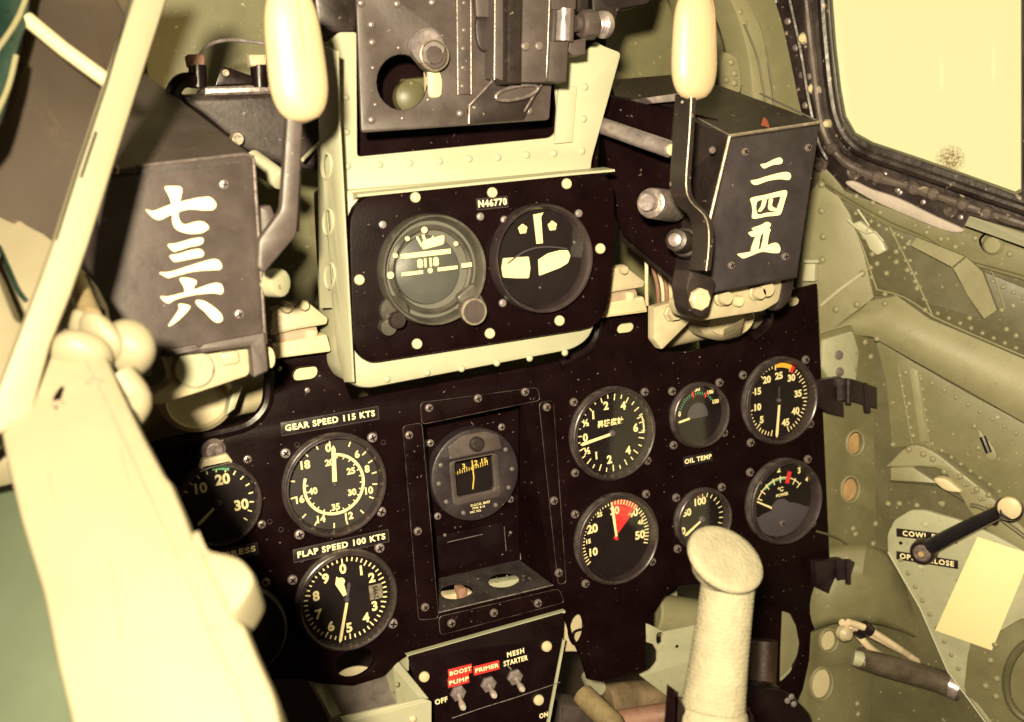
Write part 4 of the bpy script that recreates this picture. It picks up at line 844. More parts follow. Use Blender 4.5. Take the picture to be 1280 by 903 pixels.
# ================================================================== CREAM CASTINGS (gun feet)
G = F.at(900, 400, .03); T = thing('gun_mount_casting', 'cream cast gun foot with bolts in the right cut-out under the right gun cover', 'casting', G)
def p3(x, y, h): return G.p2(x, y, h)
m = MB(); m.prism(rounded([p3(x, y, .07) for x, y in [(856, 378), (900, 356), (975, 345), (980, 352), (975, 378), (955, 390), (880, 402), (862, 396)]], .004), .045, .07, b=.003); obj('foot_plate', m, CAST, T)
m = MB(); m.prism(rounded([p3(x, y, .01) for x, y in [(818, 384), (858, 372), (868, 398), (828, 438), (818, 425)]], .002), .0, .01, b=.002); obj('side_plate', m, CAST, T)
m = MB(); m.cyl(p3(800, 418, -.062), p3(990, 379, -.062), .0175, seg=28, bev=.003); obj('cross_tube', m, CAST, T)
m = MB(); m.lathe([(.024, .0), (.024, .02), (.019, .027), (.017, .022), (0, .021)], seg=30, m=Matrix.Translation(p3(893, 398, -.035)) @ Matrix.Diagonal((1.25, .75, 1, 1))); obj('cast_boss', m, CAST, T)
m = MB(); m.hull([p3(905, 412, .04), p3(930, 398, .045), p3(925, 420, .02), p3(903, 425, .02), p3(905, 412, .01), p3(930, 398, .01), p3(925, 420, .0), p3(903, 425, .0)], [(0, 3, 2, 1), (0, 1, 5, 4), (1, 2, 6, 5), (2, 3, 7, 6), (3, 0, 4, 7)]); obj('rib', m, CAST, T)
for (x, y, rr, hh) in ((839, 392, 9, .012), (953, 361, 10, .072), (902, 372, 9, .074), (944, 366, 8, .072), (917, 376, 7, .068)):
    c = p3(x, y, hh); k = G.px(c, rr); m = MB(); m.lathe([(k * 1.2, -.002), (k * 1.2, .001), (k, .002), (k, .007), (k * .85, .0085), (0, .0085)], seg=6 if x == 839 else 18); obj('bolt', m, CAST if x != 917 else CREAM, T, loc=c)
G = F.at(885, 360, .14); T = thing('mount_lug', 'dark lug with a cream bolt at the lower left corner of the right gun cover', 'bracket', G)
m = MB(); m.prism(rounded([G.p2(x, y, 0) for x, y in [(864, 336), (890, 347), (896, 352), (892, 368), (886, 392), (874, 398), (862, 388), (858, 360)]], .003), -.02, 0, b=.002); obj('lug', m, GREYD, T)
c = G.p2(873, 374, .0); m = MB(); m.lathe([(.0085, 0), (.0085, .004), (.007, .0052), (.0045, .0052), (.004, .003), (0, .003)], seg=8); obj('bolt', m, CREAM, T, loc=c)
G = F.at(985, 360, .10); T = thing('mount_lug', 'dark curved lug at the lower right corner of the right gun cover', 'bracket', G)
m = MB(); m.prism(smooth([G.p2(x, y, 0) for x, y in [(978, 345), (993, 343), (990, 370), (978, 386), (968, 388), (976, 372)]], 3), -.02, 0, b=.002); obj('lug', m, GREYD, T)
# left casting
G = F.at(255, 490, .05); T = thing('gun_mount_casting', 'cream cast gun foot with round bosses in the left cut-out under the left gun cover', 'casting', G)
def p3(x, y, h): return G.p2(x, y, h)
m = MB(); m.prism(rounded([p3(x, y, .065) for x, y in [(205, 445), (312, 429), (314, 470), (255, 490), (198, 508), (184, 505), (190, 492), (215, 478)]], .004), .045, .065, b=.003); obj('foot_plate', m, CAST, T)
m = MB(); m.cyl(p3(150, 522, -.088), p3(360, 478, -.088), .018, seg=28, bev=.003); obj('cross_tube', m, CAST, T)
c = p3(243, 496, -.055); m = MB(); m.lathe([(.027, .0), (.027, .014), (.023, .018), (.0215, .012), (0, .012)], seg=36, m=Matrix.Translation(c) @ Matrix.Diagonal((1.0, .9, 1, 1))); obj('cast_boss', m, CAST, T)
c = p3(243, 461, .066); m = MB(); m.lathe([(.0125, 0), (.0125, .0015), (.0115, .002), (.0112, .0008), (0, .0008)], seg=30); obj('round_recess', m, PRIMD, T, loc=c)
m = MB(); m.prism(rounded([p3(x, y, .068) for x, y in [(275, 442), (298, 438), (300, 454), (278, 458)]], .003), .066, .068, b=.001); obj('raised_pad', m, CAST, T)
m = MB(); m.prism([p3(x, y, -.03) for x, y in [(283, 520), (290, 490), (305, 482), (294, 512)]], -.05, -.03, b=.002); obj('rib', m, PRIMD, T)
c = p3(335, 446, .055); m = MB(); m.lathe([(.007, 0), (.007, .005), (.004, .006), (0, .006)], seg=14, sx=.5); obj('bolt', m, CREAM, T, loc=c)
m = MB(); m.box(-.004, -.002, 0, .004, .002, .004, b=.0008); 
CLR = mat('faded_clamp_roller', (.36, .27, .20), .5, var=.2, bump=.1)
# cream bracket clamps on top of the panel tabs
def clamp(px, py, label, s=1.0):
    G = F.at(px, py, .01); T = thing('cable_clamp', label, 'clamp', G, 'cream clamps on the panel tabs')
    q = lambda x, y, h: G.p2(px + x * s, py + y * s, h)
    m = MB(); m.prism(rounded([q(-36, 18, .012), q(-33, -10, .012), q(10, -22, .012), q(38, 0, .012), q(36, 8, .012), q(0, 14, .012), q(-34, 22, .012)], .002), -.006, .012, b=.002); obj('upper_plate', m, CAST, T)
    m = MB(); m.cyl(q(-32, 24, .002), q(22, 18, .002), .006, seg=16, bev=.001); obj('roller', m, CLR, T)
    m = MB(); m.prism(rounded([q(-34, 32, .01), q(36, 20, .01), q(42, 42, .01), q(-34, 52, .01)], .002), -.015, .01, b=.002); obj('lower_plate', m, CREAM, T)
    for x, y, k in ((-16, -14, 8), (6, -16, 7)):
        c = q(x, y, .012); r_ = G.px(c, k * s); m = MB(); m.lathe([(r_, -.004), (r_, .004), (r_ * .7, .006), (0, .006)], seg=8); obj('bolt', m, CAST, T, loc=c)
    m = MB(); m.cyl(q(16, 14, .006), q(16, 26, .006), .005, seg=12, bev=.001); obj('post', m, CREAM, T)
clamp(373, 398, 'cream sheet clamp on the left panel tab beside the pale housing')
clamp(772, 352, 'cream sheet clamp on the right panel tab beside the black plate', .92)
# ================================================================== SWITCH PANEL
G = F.at(610, 840, .012); T = thing('switch_panel', 'black sloping switch panel with red BOOST PUMP and PRIMER labels', 'switch panel', G)
def P2(l, h=0): return [G.p2(x, y, h) for x, y in l]
m = MB(); m.prism(rounded(P2([(510, 821), (705, 766), (703, 800), (672, 960), (545, 990), (536, 905)]), .002), -.002, 0, b=.0006); obj('plate', m, BLACK2, T)
m = MB(); m.prism(P2([(508, 819), (706, 763), (706, 766), (510, 822)], -.002), -.006, -.001); m.prism(P2([(703, 800), (706, 800), (676, 960), (672, 960)], -.002), -.006, -.001); obj('pale_rim', m, PRIMD, T)
screws(T, G, [(530, 846), (683, 808), (673, 875)], 7.0, 0, BOLTW, cross=False, name='dome_screw')
m = MB(); m.tube([G.p2(x, y, .0004) for x, y in [(565, 898), (600, 886), (645, 872), (700, 853)]], .0004, 5); obj('scratch_line', m, STEELD, T)
tp = lambda *a, **k: tape(T, G, *a, **k)
tp(575, 839, 30, 12, 'BOOST', rz=-.02, mt=REDT, border=False); tp(573, 851, 27, 12, 'PUMP', rz=-.02, mt=REDT, border=False)
tp(608, 835, 33, 12, 'PRIMER', rz=-.02, mt=REDT, border=False, spacing=1.1)
tp(644, 816, 24, 9, 'MESH', border=False, size=.75, spacing=1.25); tp(644, 826, 34, 9, 'STARTER', border=False, size=.75, spacing=1.15)
tp(551, 876, 17, 9, 'OFF', border=False, size=.75); tp(679, 894, 12, 9, 'ON', border=False, size=.7)
for x, y, x2, y2, lb in ((572, 866, 579, 885, 0), (610, 855, 618, 870, 0), (643, 846, 653, 862, 0)):
    c = G.p2(x, y, 0); s = obj('toggle_nut', None, None, T, loc=c) if False else None
    m = MB(); k = G.px(c, 10.5); m.lathe([(k, 0), (k, .0025), (k * .8, .0038), (k * .55, .0038), (k * .5, .006), (0, .006)], seg=6); nut = obj('toggle_nut', m, STEEL, T, loc=c)
    e = G.p2(x2, y2, .024) - c; m = MB(); m.tube([V((0, 0, .004)), e * .5, e * .85, e], [.0014, .0020, .0030, .0026], 12); m.lathe([(.0026, 0), (.0018, .0016), (0, .002)], c=e, seg=12); obj('toggle_lever', m, STEELB, T, loc=c)
c = G.p2(634, 832, 0); m = MB(); m.tube([V((-.003, .004, .001)), V((.003, -.004, .001))], .0006, 5); obj('small_pin', m, EDGE, T, loc=c)

# ================================================================== LOWER LEFT TRAY
G = F.at(450, 880, -.01); T = thing('green_tray', 'pale green sheet metal tray with grey floor at the bottom beneath the altimeter', 'tray', G)
q = lambda x, y, h: G.p2(x, y, h)
def slab(P, t=.003, mt=PRIMD, name='side_wall'):
    P = [V(p) for p in P]; n = (P[1] - P[0]).cross(P[2] - P[0]).normalized() * t
    k = len(P); m = MB(); m.hull(P + [p - n for p in P], [tuple(range(k)), tuple(reversed(range(k, 2 * k)))] + [(i, i + k, (i + 1) % k + k, (i + 1) % k) for i in range(k)]); return obj(name, m.mesh(name, smooth=False), mt, T)
slab([q(395, 852, -.02), q(480, 838, -.02), q(500, 880, .01), q(420, 935, .04)], .003, mat('tray_floor_grey', (.15, .125, .12), .55, var=.5, vscale=30, bump=.1, grime=.5), 'floor')
slab([q(384, 850, -.01), q(397, 850, -.01), q(425, 897, .04), q(414, 903, .04)], .004)
slab([q(476, 832, -.03), q(492, 822, -.01), q(535, 876, .045), q(500, 882, .02)], .002)
slab([q(486, 826, -.008), q(493, 820, -.006), q(536, 873, .05), q(528, 876, .05)], .002, PRIM, 'top_rail')
slab([q(425, 896, .050), q(528, 872, .052), q(538, 876, .052), q(430, 903, .054)], .002, PRIM, 'front_rail')
slab([q(430, 903, .054), q(538, 876, .053), q(538, 935, .05), q(430, 960, .05)], .002, PRIM, 'front_wall')
dots(T, G, [(496, 856)], RV_OL, 3.5, .02); dots(T, G, [(516, 899)], RV_BR, 5, .055)
# spacer strip between tray and switch plate
slab([q(497, 824, -.01), q(511, 820, .005), q(511, 838, .006), q(505, 834, .0)], .002)

# ================================================================== LOWER RIGHT BRACKET AND PIPES
G = F.at(850, 820, -.02); T = thing('lower_bracket', 'pale green folded bracket with a keyhole, to the left of the control stick grip', 'bracket', G)
m = MB(); kh = smooth([G.p2(x, y, 0) for x, y in [(822, 792), (829, 792), (828, 799), (828, 804), (824, 806), (821, 802)]], 3)
m.prism(rounded([G.p2(x, y, 0) for x, y in [(807, 778), (830, 790), (900, 775), (990, 790), (990, 880), (870, 872), (846, 872), (838, 874), (800, 845), (814, 838), (822, 828), (822, 815), (817, 806), (807, 803)]], .002), -.003, 0, holes=[kh], b=.001); obj('bracket_plate', m, PRIMD, T)
m = MB(); m.lathe([(.0016, 0), (.0016, .0005)], seg=12); obj('small_hole_plug', m, BLACK2, T, loc=G.p2(846, 808, .0))
G = F.at(850, 760, -.06); T = thing('torque_tube', 'olive cylindrical tube seen through the arch under the small gauges', 'tube', G)
m = MB(); m.cyl(G.p2(815, 768, -.0), G.p2(985, 790, .02), .021, seg=36, bev=.002); obj('tube_body', m, OLIVEL, T)
m = MB(); m.prism([G.p2(x, y, -.02) for x, y in [(820, 700), (848, 700), (846, 770), (820, 770)]], -.03, -.02, b=.001); obj('tube_support', m, PRIMD, T)
G = F.at(990, 810, -.012); T = thing('control_disc', 'olive round pulley seen through the crescent hole shaped by the stick shadow', 'pulley', G)
m = MB(); m.lathe([(.042, -.02), (.042, -.006), (.038, 0), (.02, .002), (0, .002)], seg=48); obj('disc', m, OLIVEL, T, loc=G.p2(962, 808, 0))
# pipes & parts on the floor
G = F.at(750, 885, -.10); T = thing('rudder_gear', 'dark brown rods and tan fitting on the floor below the panel', 'mechanism', G)
m = MB(); m.tube([G.p2(728, 868, .02), G.p2(765, 905, .06), G.p2(790, 960, .09)], [.011, .012, .012], 18); obj('tan_rod', m, TANR, T)
m = MB(); m.tube([G.p2(755, 880, .0), G.p2(840, 870, .0), G.p2(900, 868, .0)], .020, 18); obj('brown_tube', m, mat('brown_oily_metal', (.16, .115, .07), .5, var=.5, vscale=40, bump=.3, grime=.4), T)
m = MB(); m.tube([G.p2(700, 905, .01), G.p2(760, 905, .02), G.p2(850, 890, .05)], .012, 14); obj('lower_rod', m, PINK, T)
m = MB(); m.tube([G.p2(738, 845, -.02), G.p2(746, 862, .0)], .010, 14); obj('link', m, PRIMD, T)
m = MB(); m.prism(rounded([G.p2(x, y, .03) for x, y in [(700, 880), (735, 885), (752, 925), (698, 940)]], .003), .0, .03, b=.003); obj('grey_block', m, GREY, T)
G = F.at(722, 787, -.02); T = thing('panel_bolt_plate', 'cream plate and curved wire seen in the tall oval hole by the switch panel', 'plate', G)
m = MB(); m.prism(rounded([G.p2(x, y, 0) for x, y in [(705, 765), (735, 765), (738, 815), (705, 815)]], .002), -.003, 0, b=.001); obj('backing', m, CAST, T)
m = MB(); m.tube(smooth([G.p2(716, 797, .004), G.p2(718, 790, .005), G.p2(726, 787, .005), G.p2(736, 786, .004)], 4, False), .0012, 8); obj('curved_wire', m, RUBBER, T)
# things showing through the shelf holes and slots
G = F.at(600, 750, -.035); T = thing('recess_fittings', 'cream and pinkish fittings glimpsed through the two oval holes of the recessed bay', 'fittings', G)
m = MB(); m.prism(rounded([G.p2(x, y, 0) for x, y in [(555, 744), (592, 739), (592, 770), (556, 775)]], .003), -.01, 0, b=.002); obj('fitting', m, CAST, T)
m = MB(); m.prism(rounded([G.p2(x, y, .006) for x, y in [(573, 736), (584, 735), (586, 752), (574, 754)]], .002), -.004, .006, b=.002); obj('pink_fitting', m, PINK, T)
m = MB(); m.prism(rounded([G.p2(x, y, 0) for x, y in [(610, 730), (652, 723), (654, 754), (612, 760)]], .003), -.01, 0, b=.002); obj('fitting', m, PRIMD, T)
G = F.at(383, 470, -.012); T = thing('slot_backing', 'cream strip behind the small slot in the left panel tab', 'strip', G, 'cream strips behind panel slots')
m = MB(); m.prism([G.p2(x, y, 0) for x, y in [(355, 455), (410, 452), (410, 485), (355, 490)]], -.002, 0, b=.0004); obj('strip', m, CREAM, T)
G = F.at(783, 410, -.012); T = thing('slot_backing', 'cream strip behind the small slot in the right panel tab', 'strip', G, 'cream strips behind panel slots')
m = MB(); m.prism([G.p2(x, y, 0) for x, y in [(762, 398), (804, 395), (804, 420), (762, 425)]], -.002, 0, b=.0004); obj('strip', m, CREAM, T)
G = F.at(444, 845, -.02); T = thing('slot_backing', 'pale washer glimpsed in the lip hole under the altimeter', 'washer', G)
m = MB(); m.prism(smooth([G.p2(x, y, 0) for x, y in ell(444, 846, 24, 12, -.2, 12)], 2), -.002, 0, b=.0004); obj('strip', m, CAST, T)

# ================================================================== CONTROL STICK
G = F.at(900, 880, .30); T = thing('control_stick', 'control stick with cream cord-wrapped grip and flat oval cap', 'control stick', G)
q = lambda x, y, h: G.p2(x, y, h)
bt = q(889, 905, 0); tp_ = q(912, 715, -.012)
ax = (tp_ - bt); n = 26; P = []; RR = []
for i in range(n + 1):
    t = i / n; p = bt + ax * t; P.append(p); w_ = 41 * (1 - t) + 33 * t - 1.5 * math.sin(math.pi * t); RR.append(G.px(p, w_))
mm = MB(); qd = V((0, 0, 1)).rotation_difference(ax.normalized()).to_matrix().to_4x4(); qd.translation = bt
L = ax.length
prof = [(RR[0] * .90, -.004)] + [(RR[i] * (1 + .012 * math.sin(i * 2.1)), L * i / n) for i in range(n + 1)]
N_ = 110; prof = []
for i in range(N_ + 1):
    t = i / N_; r0 = RR[min(n, int(t * n))] * (1 - (t * n) % 1) + RR[min(n, int(t * n) + 1)] * ((t * n) % 1); prof.append((r0 + .0002 * math.sin(t * 2 * math.pi * 34), L * t))
mm.lathe([(RR[0] * .8, 0)] + prof, seg=48, m=qd); obj('cord_wrap', mm, CORD, T)
m = MB(); Mc = qd.copy(); Mc.translation = bt + ax * -.02
m.lathe([(RR[0] * .9, -.002), (RR[0] * 1.09, .001), (RR[0] * 1.10, .006), (RR[0] * 1.03, .011), (RR[0] * .95, .012)], seg=48, m=Mc); obj('lower_band', m, CORD, T)
# cap: oval disc tilted
cc = q(908, 698, .0); k = G.px(cc, 52)
tl = Matrix.Translation(cc) @ Matrix.Rotation(math.radians(-15), 4, 'Z') @ Matrix.Rotation(math.radians(-50), 4, 'X')
m = MB(); m.lathe([(k * .60, -k * .60), (k * .68, -k * .40), (k * .88, -k * .24), (k * 1.0, -k * .08), (k * .99, k * .0), (k * .94, k * .05), (k * .8, k * .08), (k * .5, k * .10), (k * .2, k * .11), (0, k * .11)], seg=56, m=tl, sx=1.03, sy=.94); obj('cap', m, CORD, T)
m = MB(); bb = bt - ax * .10; m.cyl(bt - ax * .02, bt - ax * .9, RR[0] * .86, RR[0] * .86, seg=36); obj('stick_tube', m, BLACK2, T)
m = MB(); m.prism(rounded([q(x, y, .0) for x, y in [(845, 862), (862, 893), (868, 960), (838, 960)]], .002), -.01, 0, b=.002); obj('collar_lug', m, BLACK2, T); m = MB(); m.prism(rounded([q(x, y, .0) for x, y in [(935, 882), (945, 900), (945, 960), (925, 960)]], .002), -.01, 0, b=.002); obj('collar_lug', m, BLACK2, T)
# shiny dark boot next to it
G = F.at(985, 880, .06); T = thing('black_fitting', 'glossy black fitting with small studs painted in as glints, below the leg-shaped shadow', 'fitting', G)
m = MB(); m.prism(smooth([G.p2(x, y, 0) for x, y in [(940, 870), (965, 862), (985, 866), (1002, 880), (1018, 905), (1010, 960), (930, 960)]], 3), -.02, 0, b=.004); obj('body', m, BLACK2, T)
screws(T, G, [(984, 876), (992, 880), (989, 871)], 4, .0, SCREWS_B, cross=False, name='glint_stud')  # bright steel heads put in for the glints on the fitting
m = MB(); m.tube([G.p2(955, 800, -.045), G.p2(952, 900, -.03)], .013, 16); obj('rust_rod', m, mat('rusty_rod', (.022, .008, .004), .6, var=.5, vscale=50, bump=.2), T)

# ================================================================== FUSELAGE SIDE (right)
def WP(l, h=0): return [WF.p2(x, y, h) for x, y in l]
NPW = lambda l, h=0: WP(l, h)
# outer skin, with the window opening cut in it
WIN = [(1036, -60), (1040, 10), (1044, 60), (1050, 112), (1056, 145), (1068, 166), (1090, 178), (1150, 198), (1215, 221), (1268, 240), (1276, 236), (1276, -60)]
_a = WF.p2(1500, -190); _b = WF.p2(1560, 1500); _s = 1.6 if _a.x > WF.p2(1000, 300).x else -1.6
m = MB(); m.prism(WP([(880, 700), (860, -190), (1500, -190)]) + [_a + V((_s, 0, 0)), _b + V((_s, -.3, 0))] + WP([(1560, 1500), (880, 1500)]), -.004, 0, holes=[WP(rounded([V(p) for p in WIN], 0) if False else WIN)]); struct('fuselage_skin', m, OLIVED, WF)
# window frame
G = WF.at(1060, 200); T = thing('window_frame', 'black riveted canopy window frame with worn rubber seal, upper right', 'window frame', G)
def gp(l, h=0): return [G.p2(x, y, h) for x, y in l]
outer = [(905, -150), (940, -60), (962, 0), (976, 40), (988, 90), (996, 140), (1004, 170), (1022, 196), (1034, 214), (1058, 236), (1110, 258), (1160, 276), (1204, 290), (1216, 270), (1290, 292), (1330, 303), (1330, -150)]
WIN2 = [(1034, -60), (1038, 10), (1042, 60), (1048, 112), (1054, 147), (1067, 169), (1090, 181), (1150, 201), (1215, 224), (1268, 244), (1278, 240), (1278, -60)]
m = MB(); m.prism(smooth(gp(outer, .004), 1), .0, .006, holes=[gp(WIN2, .004)], b=.001); obj('frame_plate', m, FRAMEB, T)
seal = [(1026, -60), (1029, 10), (1033, 60), (1039, 116), (1046, 150), (1060, 176), (1085, 194), (1150, 217), (1215, 240), (1268, 258), (1310, 272)]
m = MB(); m.tube(smooth(gp(seal, .010), 5, False), .0052, 10); obj('rubber_seal', m, FRAMEB, T)
seal2 = [(1004, -40), (1012, 40), (1018, 90), (1026, 150), (1042, 188), (1075, 214), (1150, 238), (1215, 260), (1290, 284)]
m = MB(); m.tube(smooth(gp(seal2, .009), 5, False), [.0045 + .0008 * math.sin(i * 1.7) for i in range(41)], 10); obj('worn_seal', m, SEAL, T)
m = MB(); m.tube(smooth(gp([(978, -40), (1000, 60), (1010, 120), (1022, 175), (1034, 200)], .008), 5, False), .0028, 8); obj('wire_run', m, FRAMEB, T)
# seal joints
m = MB()
for x, y in [(1040, 186), (1098, 222), (1143, 236), (1167, 243), (1204, 256), (1234, 266)]:
    p = G.p2(x, y, .010); m.lathe([(.0062, -.003), (.0062, .003), (.004, .005), (0, .0052)], c=p, seg=10)
obj('seal_joint', m, SEAL, T)
for x, y, rr in ((1004, 48, 8), (1016, 111, 8), (1033, 155, 6)):
    c = G.p2(x, y, .010); k = G.px(c, rr); m = MB(); m.lathe([(k, -.004), (k * .9, .001), (k * .6, .003), (0, .0035)], seg=7); obj('cream_clip', m, CREAM, T, loc=c)
screws(T, G, [(995, 60), (1003, 94), (1007, 132), (1012, 96), (985, 27), (968, 2), (1034, 185)], 4.5, .006, SCREW, cross=False, name='frame_stud')
for x, y, rr in ((1068, 214, 11), (1140, 234, 9), (1188, 262, 10), (1026, 206, 9)):
    c = G.p2(x, y, .007); k = G.px(c, rr); m = MB(); m.lathe([(k, -.003), (k, .002), (k * .7, .004), (k * .5, .003), (k * .35, .005), (0, .005)], seg=9); obj('frame_bolt', m, SEAL, T, loc=c)
screws(T, G, [(1084, 222), (1094, 228), (1106, 218), (1122, 238), (1162, 242), (1154, 253), (1176, 245), (1201, 272), (1206, 262), (1082, 236), (1125, 241)], 3.6, .006, SCREW, cross=False, name='frame_stud')
m = MB(); m.prism(smooth(gp([(1058, 230), (1068, 226), (1090, 236), (1125, 248), (1170, 270), (1205, 286), (1200, 291), (1180, 288), (1140, 272), (1090, 250)], .006), 3), .002, .009, b=.002); obj('pale_strip', m, mat('faded_mauve_strip', (.36, .31, .28), .6, var=.25, bump=.1), T)
m = MB(); m.prism(gp(WIN2, -.004), -.005, -.003); obj('window_pane', m, PLEXIC, T)
c = G.p2(1188, 200, -.0028)
blob = smooth([G.p2(x, y, 0) for x, y in [(1160, 178), (1178, 168), (1198, 172), (1208, 190), (1216, 216), (1196, 219), (1170, 206)]], 4)
sm = bpy.data.materials.new('window_smudge'); sm.use_nodes = True; nt = sm.node_tree; N = nt.nodes; N.clear(); o_ = N.new('ShaderNodeOutputMaterial'); mx = N.new('ShaderNodeMixShader'); tr = N.new('ShaderNodeBsdfTransparent'); df = N.new('ShaderNodeBsdfDiffuse'); df.inputs[0].default_value = (.22, .15, .09, 1)
tc = N.new('ShaderNodeTexCoord'); no = N.new('ShaderNodeTexNoise'); no.inputs['Scale'].default_value = 400; rp = N.new('ShaderNodeValToRGB'); rp.color_ramp.elements[0].position = .42; rp.color_ramp.elements[1].position = .6; rp.color_ramp.elements[0].color = (.15,) * 3 + (1,); rp.color_ramp.elements[1].color = (.85,) * 3 + (1,)
nt.links.new(tc.outputs['Object'], no.inputs[0]); nt.links.new(no.outputs[0], rp.inputs[0]); mp = N.new('ShaderNodeVectorMath'); mp.operation = 'DISTANCE'; mp.inputs[1].default_value = (c.x, c.y, c.z); nt.links.new(tc.outputs['Object'], mp.inputs[0]); r9 = N.new('ShaderNodeMapRange'); r9.inputs[1].default_value = .004; r9.inputs[2].default_value = G.px(c, 20); r9.inputs[3].default_value = 1; r9.inputs[4].default_value = 0; nt.links.new(mp.outputs['Value'], r9.inputs[0]); ml = N.new('ShaderNodeMath'); ml.operation = 'MULTIPLY'; nt.links.new(rp.outputs[0], ml.inputs[0]); nt.links.new(r9.outputs[0], ml.inputs[1]); nt.links.new(ml.outputs[0], mx.inputs[0]); nt.links.new(tr.outputs[0], mx.inputs[1]); nt.links.new(df.outputs[0], mx.inputs[2]); nt.links.new(mx.outputs[0], o_.inputs[0])
m = MB(); m.prism(blob, -.0028, -.0024); obj('dirt_smudge', m, sm, T)
# pale rail at far right under the window
G = WF.at(1250, 300); T = thing('canopy_rail', 'olive flanged rail with a bright top under the window at the right edge', 'rail', G)
def gp(l, h=0): return [G.p2(x, y, h) for x, y in l]
m = MB(); a = gp([(1212, 270), (1340, 312)], .012); b_ = gp([(1206, 282), (1340, 330)], .03)
m.hull(a + b_[::-1], [(0, 1, 2, 3)]); obj('rail_top', m.mesh('rail_top', smooth=False), PRIM, T)
m = MB(); m.prism(rounded(gp([(1030, 200), (1058, 238), (1120, 262), (1200, 288), (1208, 280), (1340, 330), (1340, 372), (1277, 348), (1200, 326), (1160, 300), (1110, 282), (1060, 252), (1034, 236), (1026, 222)], .0), .002), .0, .006, b=.001); obj('rail_web', m, OLIVE, T)
m = MB(); m.tube(smooth(gp([(1030, 228), (1060, 248), (1110, 276), (1160, 298), (1200, 322), (1277, 344), (1330, 362)], .0055), 4, False), .0010, 6); obj('rail_lip', m, OLIVED, T)
c = G.p2(1242, 306, .006); m = MB(); m.lathe([(.0095, 0), (.0095, .002), (.007, .005), (0, .0055)], seg=24); obj('round_button', m, OLIVEL, T, loc=c)
m = MB(); m.tube(smooth(gp([(1232, 292), (1225, 300), (1230, 312), (1240, 318)], .007), 4, False), .0012, 6); obj('hook', m, BLACK2, T)
dots(T, G, [(1219, 298), (1262, 318), (1158, 291), (1176, 299), (1194, 309), (1100, 266), (1070, 246), (1091, 254)], RV_OL, 4, .006)
# arch formers seen beyond the right gun box
G = F.at(930, 80, -.03); T = thing('arch_former', 'olive curved former arching up behind the right gun cover', 'former', G)
def gp(l, h=0): return [G.p2(x, y, h) for x, y in l]
m = MB(); m.prism(smooth(gp([(900, -60), (925, -10), (950, 30), (962, 80), (968, 135), (985, 150), (1006, 160), (998, 120), (988, 70), (976, 20), (955, -40), (945, -70)], 0), 3), -.02, 0, b=.002); obj('former_band', m, OLIVE, T)
m = MB(); m.prism(smooth(gp([(885, -60), (905, -10), (922, 30), (934, 80), (940, 132), (952, 140), (964, 142), (958, 90), (950, 40), (930, -5), (912, -60)], 0), 3), -.028, .004, b=.002); obj('former_band', m, OLIVEL, T)
m = MB(); m.prism(smooth(gp([(850, -60), (892, -30), (904, 30), (906, 90), (908, 140), (925, 150), (924, 80), (915, 20), (900, -60)], 0), 3), -.08, -.03, b=.002); obj('former_band', m, OLIVE, T)
m = MB(); m.prism(smooth(gp([(902, 70), (912, 68), (922, 80), (924, 115), (900, 112)], 0), 3), -.026, .002, b=.001); obj('gusset', m, OLIVEL, T)
m = MB(); m.tube(smooth(gp([(940, 25), (955, 60), (964, 100), (968, 135)], .001), 4, False), .0010, 6); m.tube(smooth(gp([(930, 30), (946, 70), (953, 105), (958, 135)], .005), 4, False), .0010, 6); obj('former_seam', m, OLIVED, T)
dots(T, G, [(914, 78), (918, 92), (918, 104), (908, 100), (925, 15), (931, 30)], RV_OL, 4.5, .003)
G = F.at(830, 60, -.20); T = thing('stringer_group', 'olive ribbed skin panel behind the right handle', 'skin panel', G)
def gp(l, h=0): return [G.p2(x, y, h) for x, y in l]
m = MB(); m.prism(gp([(770, -40), (930, -60), (930, 140), (760, 140)], 0), -.01, 0, b=.001); obj('skin_sheet', m, OLIVE, T)
for a in ([(795, 62), (850, 88)], [(790, 78), (850, 104)], [(815, 10), (850, 70)], [(825, 0), (850, 45)]):
    m = MB(); m.tube(gp(a, .003), .0035, 8); obj('stringer', m, OLIVEL, T)
dots(T, G, [(800, 60), (812, 63), (828, 70), (840, 76), (800, 76), (816, 84), (834, 92), (826, 22), (840, 50)], RV_OL, 4, .003)

# ---- former ring right beside the panel
G = F.at(1070, 560, -.014); T = thing('frame_former', 'olive curved frame with lightening holes and a rivet row, right of the panel', 'former', G)
def gp(l, h=0): return [G.p2(x, y, h) for x, y in l]
fo = [(1000, 400), (1028, 418), (1060, 408), (1088, 402), (1092, 425), (1102, 460), (1108, 500), (1112, 550), (1112, 610), (1108, 650), (1103, 694), (1098, 760), (1092, 830), (1084, 980), (1000, 980)]
m = MB(); m.prism(rounded(gp(fo), .001), -.003, 0, holes=[gp(ell(x, y, rx, ry, .1)) for x, y, rx, ry in [(1069, 554, 9.5, 14), (1063, 612, 10, 15), (1036, 801, 10, 13), (1027, 855, 12.5, 19)]], b=.0006); obj('former_web', m, OLIVE, T)
m = MB(); m.tube(smooth(gp([(1089, 404), (1093, 425), (1103, 460), (1109, 500), (1113, 550), (1113, 610), (1109, 650), (1104, 694)], .0005), 4, False), .0015, 6); obj('former_edge', m, OLIVEL, T)
for i, (x, y, rx, ry) in enumerate([(1069, 554, 9.5, 14), (1063, 612, 10, 15), (1036, 801, 10, 13), (1027, 855, 12.5, 19)]):
    L = gp(ell(x, y, rx + 1.2, ry + 1.4, .1, 26), .0006); m = MB(); m.tube(L + [L[0]], .0013, 6); obj('hole_flange', m, OLIVEL, T)
    m = MB(); m.prism(gp(ell(x + 1, y + 1, rx + 6, ry + 6, .1, 20), -.014), -.016, -.014); obj('backing_patch', m, ORANGE if i < 2 else CREAM, T)
